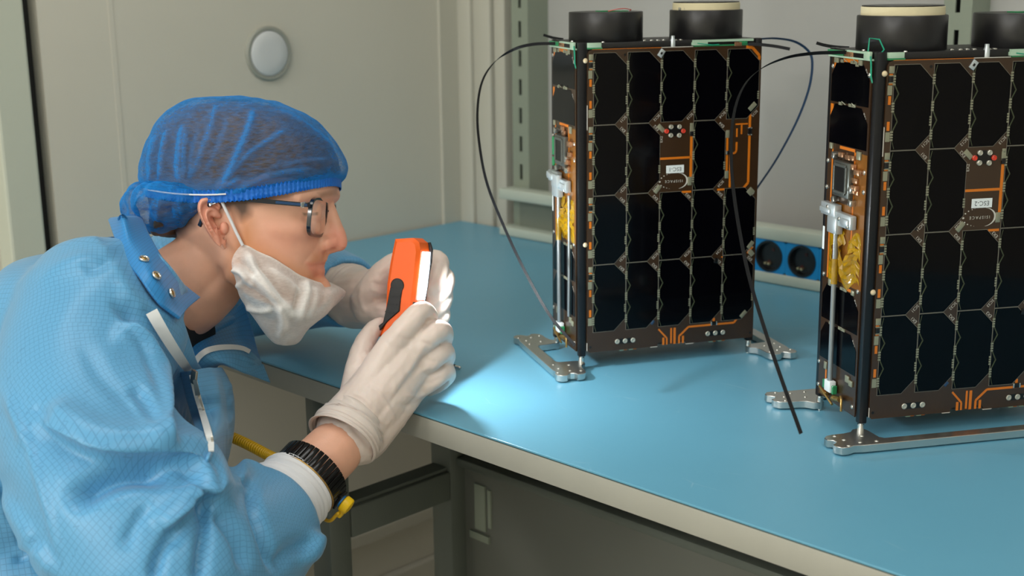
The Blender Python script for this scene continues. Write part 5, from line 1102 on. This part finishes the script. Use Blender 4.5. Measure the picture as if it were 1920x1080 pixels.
# eye and lashes, barely open
for sg in (1, -1):
    mb = MB(); ball(mb, HP(589.0, 400.5, .0305 * sg), .0134, n=24); plant(mb.build('eyeball', M_eye, who, 60))
# ================================================================ GLOVES
def bone(mb, pts, n=18): limb(mb, pts, n, steps=(len(pts) - 1) * 7 + 1); return mb
def hull_palm(mb, quads, n=10):
    """palm: a fan of tubes from the wrist to each knuckle, merged by the remesh"""
    for q in quads: bone(mb, q, 16)
gm = MB()
# right hand, back towards the camera: wrist, palm, four unequal curled fingers, thumb beyond the handle
WR = (652, 806, 1.372)
MC = {'index': (738, 642, 1.372), 'middle': (768, 660, 1.376), 'ring': (782, 690, 1.388), 'little': (784, 724, 1.402)}
hull_palm(gm, [[(646, 822, 1.360, .029), (WR[0] - 8, WR[1] - 14, 1.37, .026), (690, 724, 1.374, .0195), (MC['index'][0], MC['index'][1], 1.376, .0150)],
               [(652, 820, 1.360, .029), (662, 800, 1.368, .027), (716, 724, 1.374, .0210), (MC['middle'][0], MC['middle'][1], 1.380, .0150)],
               [(660, 820, 1.362, .029), (676, 806, 1.372, .027), (736, 738, 1.382, .0210), (MC['ring'][0], MC['ring'][1], 1.392, .0148)],
               [(670, 824, 1.366, .028), (690, 812, 1.380, .026), (748, 752, 1.394, .0205), (MC['little'][0], MC['little'][1], 1.404, .0140)],
               [(660, 800, 1.385, .026), (720, 740, 1.405, .024), (752, 690, 1.404, .020)]])
bone(gm, [(738, 642, 1.374, .0140), (768, 606, 1.370, .0128), (790, 585, 1.378, .0118), (802, 594, 1.396, .0110), (796, 612, 1.414, .0100), (782, 622, 1.424, .0088)])
bone(gm, [(768, 660, 1.380, .0138), (800, 636, 1.376, .0126), (824, 620, 1.384, .0116), (832, 632, 1.402, .0108), (820, 650, 1.420, .0098), (800, 660, 1.430, .0088)])
bone(gm, [(782, 690, 1.392, .0130), (812, 672, 1.386, .0120), (832, 660, 1.394, .0110), (836, 672, 1.411, .0103), (822, 688, 1.428, .0094), (802, 696, 1.436, .0085)])
bone(gm, [(784, 724, 1.402, .0122), (812, 712, 1.398, .0110), (835, 696, 1.404, .0098), (838, 706, 1.418, .0092), (822, 722, 1.432, .0084), (806, 730, 1.438, .0078)])
bone(gm, [(668, 760, 1.382, .0200), (672, 706, 1.394, .0165), (678, 664, 1.408, .0132), (688, 636, 1.420, .0112), (702, 616, 1.430, .0096), (714, 608, 1.436, .0082)])
bone(gm, [(690, 720, 1.385, .016), (698, 682, 1.396, .011)])
gR = voxel(gm, .0014, 5, .5)
# sleeve end of the glove: loose rolled cuff over the wrist
cuffc = [(628, 806, 1.362), (640, 838, 1.352), (660, 868, 1.352)]
for pts, a, w_ in (([(640, 792), (672, 800), (712, 850)], .0016, 4), ([(612, 770), (660, 800), (700, 852)], -.0014, 4), ([(628, 760), (676, 790), (722, 836)], .0018, 4), ([(640, 742), (690, 780), (738, 815)], -.0014, 5), ([(650, 730), (690, 752), (726, 800)], .0016, 4), ([(682, 712), (716, 744), (744, 792)], .0014, 3.5),
                   ([(800, 640), (788, 660), (768, 690), (742, 726), (726, 752)], .0020, 6), ([(775, 706), (800, 690), (822, 690)], .0012, 4), ([(790, 722), (812, 716), (832, 706)], -.0012, 4), ([(752, 740), (790, 742), (820, 730)], .0012, 4), ([(744, 628), (760, 636), (790, 640)], -.0010, 4), ([(740, 756), (770, 760), (806, 742)], -.0012, 5), ([(802, 592), (800, 606), (790, 616)], -.0016, 3), ([(812, 650), (800, 644), (788, 640)], -.0014, 3), ([(822, 680), (806, 676), (796, 670)], -.0014, 3), ([(672, 690), (690, 660), (704, 640)], .0010, 4)):
    gR.stroke(pts, a, w_, 'ridge', .25)
gR.noise(.0004, 60, 2, 2); gR.smooth(1, .25)
glove = plant(gR.obj('glove', M_glove, who))
def sleeve_ring(rows, name, m, parent, n=72, ripple=.0006, rib=0, thick=.0012, seed=1):
    """open tube: rows of (px, py, depth, radius, squash) with slight creases"""
    P = spline(rows, len(rows) * 7); C = [at(*p[:3]) for p in P]; r_ = np.random.default_rng(seed); ph = r_.uniform(0, 6.28, 6); G = np.zeros((len(P), n + 1, 3))
    for i, c in enumerate(C):
        t = (C[min(i + 1, len(C) - 1)] - C[max(i - 1, 0)]).normalized(); a = (-CF - t * (-CF).dot(t)).normalized(); b = t.cross(a)
        for k in range(n + 1):
            th = 2 * math.pi * k / n; rad = P[i][3] + ripple * (math.sin(i * 1.7 + 2 * math.sin(th + ph[0]) + ph[1]) + .6 * math.sin(3 * th + ph[2] + i * .6)); 
            if rib: rad += rib * math.sin(i * 2.6 + 1.2 * math.sin(th * 2 + ph[3]))
            G[i, k] = c + (a * math.cos(th) + b * math.sin(th) * P[i][4]) * rad
    m_ = len(P); Nn = np.array([[(np.array(G[i, k]) - np.array(C[i])) for k in range(n)] for i in range(m_)]); Nn /= np.linalg.norm(Nn, axis=2)[..., None]; O_ = G[:, :n]; I_ = O_ - Nn * thick; mb = MB(); f = []; K = m_ * n
    for i in range(m_ - 1):
        for k in range(n): j = (k + 1) % n; f += [(i * n + k, i * n + j, (i + 1) * n + j, (i + 1) * n + k), (K + i * n + k, K + (i + 1) * n + k, K + (i + 1) * n + j, K + i * n + j)]
    for k in range(n): j = (k + 1) % n; e = (m_ - 1) * n; f += [(k, K + k, K + j, j), (e + k, e + j, K + e + j, K + e + k)]
    mb.add([tuple(p) for p in O_.reshape(-1, 3)] + [tuple(p) for p in I_.reshape(-1, 3)], f); o = mb.build(name, m, parent, 180); return plant(o) if parent is who else o
sleeve_ring([(642, 826, 1.354, .0385, 1.0), (651, 812, 1.360, .0375, 1.0), (662, 794, 1.368, .0360, .98), (680, 764, 1.374, .0270, .98)], 'glove_cuff', M_glove, glove if False else who, ripple=.0011, seed=4)
sleeve_ring([(484, 990, 1.265, .042, 1.0), (504, 968, 1.282, .0440, 1.0), (524, 947, 1.295, .0435, 1.0), (542, 928, 1.306, .0420, 1.0), (560, 909, 1.317, .0395, 1.0), (570, 899, 1.322, .0365, 1.0)], 'knit_cuff', M_knit, who, ripple=.0010, rib=.0007, seed=7)
# left hand beyond the lamp
gm = MB()
hull_palm(gm, [[(655, 556, 1.535, .030), (690, 548, 1.512, .027), (728, 528, 1.526, .021), (768, 500, 1.522, .0145)], [(655, 560, 1.535, .030), (694, 556, 1.510, .027), (734, 542, 1.524, .022), (774, 526, 1.518, .0145)],
               [(658, 566, 1.535, .029), (696, 566, 1.508, .027), (738, 560, 1.522, .021), (776, 554, 1.514, .0140)], [(660, 572, 1.534, .028), (700, 576, 1.536, .026), (738, 578, 1.520, .020), (772, 582, 1.510, .0130)]])
bone(gm, [(768, 500, 1.525, .0140), (800, 488, 1.517, .0122), (822, 489, 1.501, .0115), (823, 510, 1.485, .0112), (816, 534, 1.475, .0105), (806, 546, 1.469, .0095)])
bone(gm, [(774, 526, 1.521, .0140), (808, 518, 1.513, .0122), (834, 520, 1.497, .0112), (832, 542, 1.483, .0108), (818, 562, 1.473, .0100), (806, 570, 1.469, .0090)])
bone(gm, [(776, 554, 1.517, .0135), (808, 552, 1.507, .0118), (832, 554, 1.491, .0106), (828, 572, 1.479, .0102), (814, 586, 1.471, .0094), (804, 590, 1.469, .0086)])
bone(gm, [(772, 582, 1.513, .0125), (802, 584, 1.503, .0108), (829, 588, 1.485, .0094), (826, 600, 1.477, .0090), (812, 608, 1.473, .0084), (804, 610, 1.471, .0078)])
bone(gm, [(690, 566, 1.492, .0215), (704, 536, 1.480, .0180), (718, 512, 1.474, .0142), (734, 496, 1.470, .0118), (752, 484, 1.468, .0102)])
bone(gm, [(694, 580, 1.490, .020), (728, 590, 1.478, .016), (762, 594, 1.474, .012)])
gL = voxel(gm, .0015, 5, .5)
for pts, a, w_ in (([(690, 540), (712, 548), (734, 552)], .0014, 4), ([(694, 556), (716, 562), (736, 560)], -.0014, 4), ([(690, 528), (712, 534), (730, 536)], -.0012, 4), ([(700, 575), (722, 578), (742, 570)], .0012, 4), ([(680, 530), (676, 560), (688, 595)], .0014, 4)): gL.stroke(pts, a, w_, 'ridge', .25)
gL.noise(.0004, 60, 6, 2); gL.smooth(1, .25); plant(gL.obj('glove', M_glove, who))
sleeve_ring([(636, 546, 1.562, .0345, 1.0), (650, 549, 1.550, .0345, 1.0), (666, 553, 1.538, .0335, 1.0), (694, 556, 1.518, .0270, .98)], 'glove_cuff', M_glove, who, ripple=.0009, rib=.0006, seed=9)
# ================================================================ HAND LAMP held in both gloves
M_orange = mat('orange_housing', (250, 100, 10), .5, coat=.0, bump=.03, bscale=900)
M_rubber = mat('black_rubber', (24, 24, 25), .55, bump=.1, bscale=700)
M_panel = mat('lamp_panel_lit', (236, 246, 255), .3, emit=3.2)
M_amber = mat('amber_button', (240, 120, 20), .35)
A_ = (at(773, 447, 1.420) - at(757, 595, 1.424)).normalized(); N_ = (CR * .955 - CF * .29); N_ = (N_ - A_ * N_.dot(A_)).normalized(); Sd = A_.cross(N_)      # long axis, lit face, side
if Sd.dot(CF) > 0: Sd = -Sd
LO = at(768, 515, 1.432)
LM = Matrix(((N_.x, Sd.x, A_.x, LO.x), (N_.y, Sd.y, A_.y, LO.y), (N_.z, Sd.z, A_.z, LO.z), (0, 0, 0, 1)))   # local x = lit face, y = side towards the camera, z = up the lamp
lamp = thing('work_lamp', 'orange hand-held work lamp with black rubber grip, gripped by both gloves', 'lamp', LO); lamp.matrix_world = LM
def LP(mb, name, m, parent=lamp, smooth=40): return mb.build(name, m, parent, smooth)
pf = [(-0.0169, -0.0501), (-0.0192, -0.0124), (-0.0182, 0.0118), (-0.0168, 0.0265), (-0.0156, 0.0372), (0.0052, 0.0407), (0.0123, 0.0366), (0.0152, 0.0265), (0.0155, -0.0029), (0.0148, -0.0354), (0.0141, -0.0619), (-0.0076, -0.0737), (-0.0226, -0.0702)]
mb = MB(); mb.prism(pf, -.0175, .0175, 'y', .004); LP(mb, 'housing', M_orange)
mb = MB(); mb.prism([(.0120, -.028), (.0160, -.028), (.0175, .005), (.0185, .016), (.0180, .030), (.0145, .0375), (.0110, .037)], -.0168, -.0132, 'y', .0006); fr = LP(mb, 'lens_frame', M_rubber)
mb = MB(); v = [(.0157, y, -.026) for y in (-.0125, .0100)] + [(.0166, y, -.012) for y in (-.0128, .0145)] + [(.0169, y, .010) for y in (-.0128, .0145)] + [(.0163, y, .027) for y in (-.0120, .0115)]; mb.add(v, [(0, 1, 3, 2), (2, 3, 5, 4), (4, 5, 7, 6)]); mb.add([(x + .0006, y, z) for x, y, z in v], [(0, 1, 3, 2), (2, 3, 5, 4), (4, 5, 7, 6)]); LP(mb, 'light_panel', M_panel, fr, None)
mb = MB(); mb.box(.0125, .0152, -.010, .0155, -.046, -.028, .001); LP(mb, 'switch_plate', M_rubber); mb = MB(); mb.box(.0140, .0166, -.008, .008, -.043, -.031, .002); LP(mb, 'button', M_amber)
mb = MB(); mb.lathe([(.0078, 0), (.0078, .0014), (.0068, .0024), (.0001, .0026)], 24, M=Matrix.Translation((-0.0059, .0166, -0.0124)) @ Matrix.Rotation(R(-90), 4, 'X')); LP(mb, 'pivot_cap', M_rubber)
mb = MB(); mb.prism([(-0.0134, -0.0153), (0.0005, -0.0153), (-0.0001, -0.0265), (0.0001, -0.0395), (-0.0124, -0.0525), (-0.0239, -0.069), (-0.0306, -0.0737), (-0.0337, -0.0678), (-0.0176, -0.0543), (-0.0156, -0.0395)], .0150, .0192, 'y', .0008); g_ = LP(mb, 'rubber_grip', M_rubber)
for z, x in ((-.024, -.0062), (-.033, -.0085), (-.042, -.0110)): mb = MB(); mb.box(x - .005, x + .005, .0188, .0197, z - .0006, z + .0006); LP(mb, 'grip_rib', M_rubber, g_)
mb = MB(); mb.prism([(-0.0219, -0.0537), (-0.0123, -0.0537), (-0.0262, -0.0702), (-0.0391, -0.0737), (-0.0421, -0.069)], -.015, .012, 'y', .003); LP(mb, 'tail', M_rubber)
ld = bpy.data.lights.new('lamp_beam', 'SPOT'); ld.energy = 3.6; ld.color = (.90, .97, 1.0); ld.spot_size = R(177); ld.spot_blend = .10; ld.shadow_soft_size = .009
lo = bpy.data.objects.new('lamp_beam', ld); COL.objects.link(lo); lo.location = LM @ Vector((.0200, -.004, .006))
def on_table(px, py): d = at(px, py, 1) - CP; return CP + d * ((TZ - CP.z) / d.z)
bn = (on_table(866, 698) - lo.location).cross(on_table(985, 588) - lo.location).normalized(); bn = bn if bn.dot(CR) > 0 else -bn     # the rim of the lens cuts the light off along this plane
lo.rotation_euler = bn.to_track_quat('-Z', 'Y').to_euler()
# small dark tool lying on the table, its tip beyond the little finger
tl0, tl1 = at(864, 695, 1.558), at(792, 676, 1.60); tl0.z = TZ + .003; tl1.z = TZ + .003
tt = thing('precision_tool', 'thin dark metal tool lying on the blue table, its tip beyond the glove', 'tool', tl0); d_ = tl1 - tl0
mb = MB(); mb.tube([d_ * k for k in (.14, .16, .3, 1.0)], [.0014, .0028, .0028, .0028], 12); mb.build('shaft', M_chip, tt, 40); mb = MB(); mb.tube([d_ * 0, d_ * .03, d_ * .15], [.0012, .0024, .0018], 10); mb.build('tip', M_screw, tt, 40)
# ================================================================ EYEGLASSES
M_spec = mat('glasses_blue_black', (10, 22, 36), .18, coat=.6, spec=.6)
M_specb = mat('glasses_blue', (18, 62, 104), .18, coat=.6)
gl = thing('eyeglasses', "blue-black rectangular eyeglasses worn on the person's nose and ear", 'glasses', HP(620, 395, 0)); bpy.context.view_layer.update(); GL = Vector(gl.location)
def gp(o): o.matrix_parent_inverse = Matrix.Translation(-GL); return o
M_glass = bpy.data.materials.new('clear_lens'); M_glass.use_nodes = True; nt = M_glass.node_tree; b_ = nt.nodes['Principled BSDF']; b_.inputs['Base Color'].default_value = (1, 1, 1, 1); b_.inputs['Roughness'].default_value = .02; b_.inputs['Alpha'].default_value = .10; b_.inputs['Specular IOR Level'].default_value = .8
def lens_frame(sg):
    cen = HP(608, 411, .034 * sg); ax = (HS * sg * .994 - HF * .11).normalized(); upv = (CU * .985 + HF * .12).normalized()   # towards the temple, up
    w2, h2 = .0262, .0195; n = 60; pts = []
    for i in range(n):
        t = 2 * math.pi * i / n; ca, sa = math.cos(t), math.sin(t); e = .56; x = w2 * math.copysign(abs(ca) ** e, ca); y = h2 * math.copysign(abs(sa) ** e, sa); x *= 1 - .06 * (1 - y / h2) / 2; pts.append(cen + ax * x + upv * y)
    mb = MB(); nn = ax.cross(upv).normalized()
    for i in range(n):
        p, q = pts[i], pts[(i + 1) % n]
    P = pts + pts[:1]; v = []; f = []
    for i in range(n):
        rdir = (pts[i] - cen).normalized()
        for a, b in ((-1, -1), (1, -1), (1, 1), (-1, 1)): v.append(pts[i] + rdir * (a * .0013) + nn * (b * .0019))
    for i in range(n):
        for k in range(4): f.append((i * 4 + k, i * 4 + (k + 1) % 4, ((i + 1) % n) * 4 + (k + 1) % 4, ((i + 1) % n) * 4 + k))
    mb.add(v, f); rim_ = gp(mb.build('rim', M_spec, gl, 40))
    mb = MB(); mb.add([p + nn * .0004 for p in pts] + [p - nn * .0004 for p in pts], [tuple(range(n)), tuple(range(2 * n - 1, n - 1, -1))]); gp(mb.build('lens', M_glass, gl))
    return cen + ax * (w2 + .002) + upv * .0115, cen - ax * w2 + upv * .008
hR, nR_ = lens_frame(1); hL, nL_ = lens_frame(-1)
mid = (nR_ + nL_) / 2 + HF * .004 + CU * .002
gp(MB().tube([Vector(p) for p in spline([tuple(nR_), tuple(mid), tuple(nL_)], 12)], .0019, 10).build('bridge', M_spec, gl, 60))
for sg, h in ((1, hR), (-1, hL)):
    back = HN(446, 374, .0805) if sg > 0 else HP(470, 374, -.0785); hook = HN(394, 382, .0815) if sg > 0 else HP(420, 384, -.0785); tip_ = HN(374, 424, .0760) if sg > 0 else HP(398, 420, -.0760)
    c1 = h + HS * sg * .004 - HF * .006
    pts = [Vector(p) for p in spline([tuple(h), tuple(c1), tuple(h.lerp(back, .5) + HS * sg * .003), tuple(back), tuple(hook), tuple(tip_)], 40)]; wd = [.0054] * 4 + [.0046] * 30 + [.0040] * 6
    mb = MB(); mb.strip(pts, wd, .0022, lambda i, t: CU); gp(mb.build('temple', M_spec, gl, 40))
    if sg > 0: mb = MB(); mb.strip([p + HS * .0012 for p in pts[5:16]], .0026, .0006, lambda i, t: CU); tag(gp(mb.build('temple_inlay', M_specb, gl, 40)), 'blue inlay of the temple'); mb = MB(); mb.box(-.0012, .0012, -.003, .003, -.0028, .0028, .0005, M=Matrix.Translation(c1 + HS * .0006)); gp(mb.build('hinge', M_screw, gl))
# ================================================================ WRIST STRAP with coiled yellow cord
M_band = mat('strap_black_metal', (20, 20, 21), .24, metal=.6, coat=.3); M_yel = mat('yellow_plastic', (240, 196, 10), .35); M_yel2 = mat('yellow_cord', (214, 168, 18), .4); M_bl = mat('snap_blue', (40, 110, 170), .4)
wc, wt = at(580, 893, 1.325), (at(632, 838, 1.352) - at(545, 932, 1.305)).normalized()
ws = thing('wrist_strap', "black expanding metal wrist strap with yellow snap, round the person's forearm", 'wrist strap', wc); bpy.context.view_layer.update()
a0 = (-CF - wt * (-CF).dot(wt)).normalized(); b0 = wt.cross(a0)
SR = .0375; nL = 40
for k in range(nL):
    th = 2 * math.pi * k / nL; rd = a0 * math.cos(th) + b0 * math.sin(th); tg = -a0 * math.sin(th) + b0 * math.cos(th)
    Q = Matrix(((tg.x, wt.x, rd.x, rd.x * SR), (tg.y, wt.y, rd.y, rd.y * SR), (tg.z, wt.z, rd.z, rd.z * SR), (0, 0, 0, 1))); mb = MB()
    if k == 0: mb.box(-.00268, .00268, -.0108, .0108, -.0011, .0013, .0007); link_me = mb.build('strap_link', M_band, ws, 40); link_me.matrix_local = Q; first_link = link_me
    else: c = first_link.copy(); COL.objects.link(c); c.parent = ws; c.matrix_local = Q
mb = MB(); mb.tube([(a0 * math.cos(t) + b0 * math.sin(t)) * (SR + .0008) + wt * -.0112 for t in np.linspace(0, 2 * math.pi, 60)], .0009, 6, cap=False); mb.build('strap_edge', M_brassy, ws, 60)
sp_ = at(630, 940, 1.318); sd_ = (sp_ - wc); sd_ = (sd_ - wt * sd_.dot(wt)).normalized(); Qs = Matrix.Translation(sd_ * (SR + .0005)) @ sd_.to_track_quat('Z', 'Y').to_matrix().to_4x4()
mb = MB(); mb.box(-.0075, .0075, -.0085, .0085, -.001, .003, .001, M=Qs); mb.build('snap_plate', M_band, ws, 40)
mb = MB(); mb.lathe([(.0068, .003), (.0068, .0048), (.005, .0055), (.0001, .0055)], 20, M=Qs); mb.build('snap_base', M_bl, ws, 50)
mb = MB(); mb.lathe([(.0078, .0055), (.0088, .0065), (.0088, .0125), (.0078, .0140), (.004, .0150), (.0001, .0150)], 28, M=Qs); mb.box(-.004, .004, -.016, .0, .0070, .0125, .0018, M=Qs); tag(mb.build('snap_cap', M_yel, ws, 40), 'bright yellow snap cap')
# cord: from the cap round below the wrist and up behind the coat
cc = spline([tuple(wc + (a0 * math.cos(t) + b0 * math.sin(t)) * .050 + wt * -.004) for t in ()] + [tuple(at(*p)) for p in ((520, 862, 1.385), (500, 852, 1.40), (470, 836, 1.42), (440, 822, 1.44), (410, 812, 1.46), (380, 806, 1.48))], 420); pts = []
for i, p in enumerate(cc):
    t = Vector(cc[min(i + 1, 419)] - cc[max(i - 1, 0)]).normalized(); a = t.orthogonal().normalized() if i == 0 else (a - t * a.dot(t)).normalized(); b = t.cross(a); th = i * 2 * math.pi / 11.0
    pts.append(Vector(p) + (a * math.cos(th) + b * math.sin(th)) * .0046)
cd = MB().tube([p - wc for p in pts], .0016, 7).build('coiled_cord', M_yel2, ws, 180); cd.matrix_parent_inverse = Matrix.Identity(4)
ct_ = [tuple(p) for p in (sd_ * (SR + .010) + wt * -.012, sd_ * (SR + .004) + wt * -.034 - CF * -.03, (at(560, 905, 1.385) - wc), (at(520, 862, 1.385) - wc))]
MB().tube([Vector(p) for p in spline(ct_, 30)], .0019, 8).build('cord_end', M_yel2, ws, 180)

# pieces of the boards too small to pick apart singly stay joined
TINY = {'trace', 'interconnect_tab', 'interconnect_wire', 'solder_pad', 'orange_pad', 'silkscreen', 'edge_solder', 'bottom_pad', 'bottom_contact', 'copper_block', 'coil', 'frame_bar', 'lettering', 'emblem', 'green_board', 'earth_contact', 'pin_hole', 'bracket_fin', 'bracket', 'tape_pad', 'board_edge', 'film', 'thread'}
for o in bpy.data.objects:
    if o.type == 'MESH' and o.parent and o.name.split('.')[0] in TINY: o['kind'] = 'stuff'
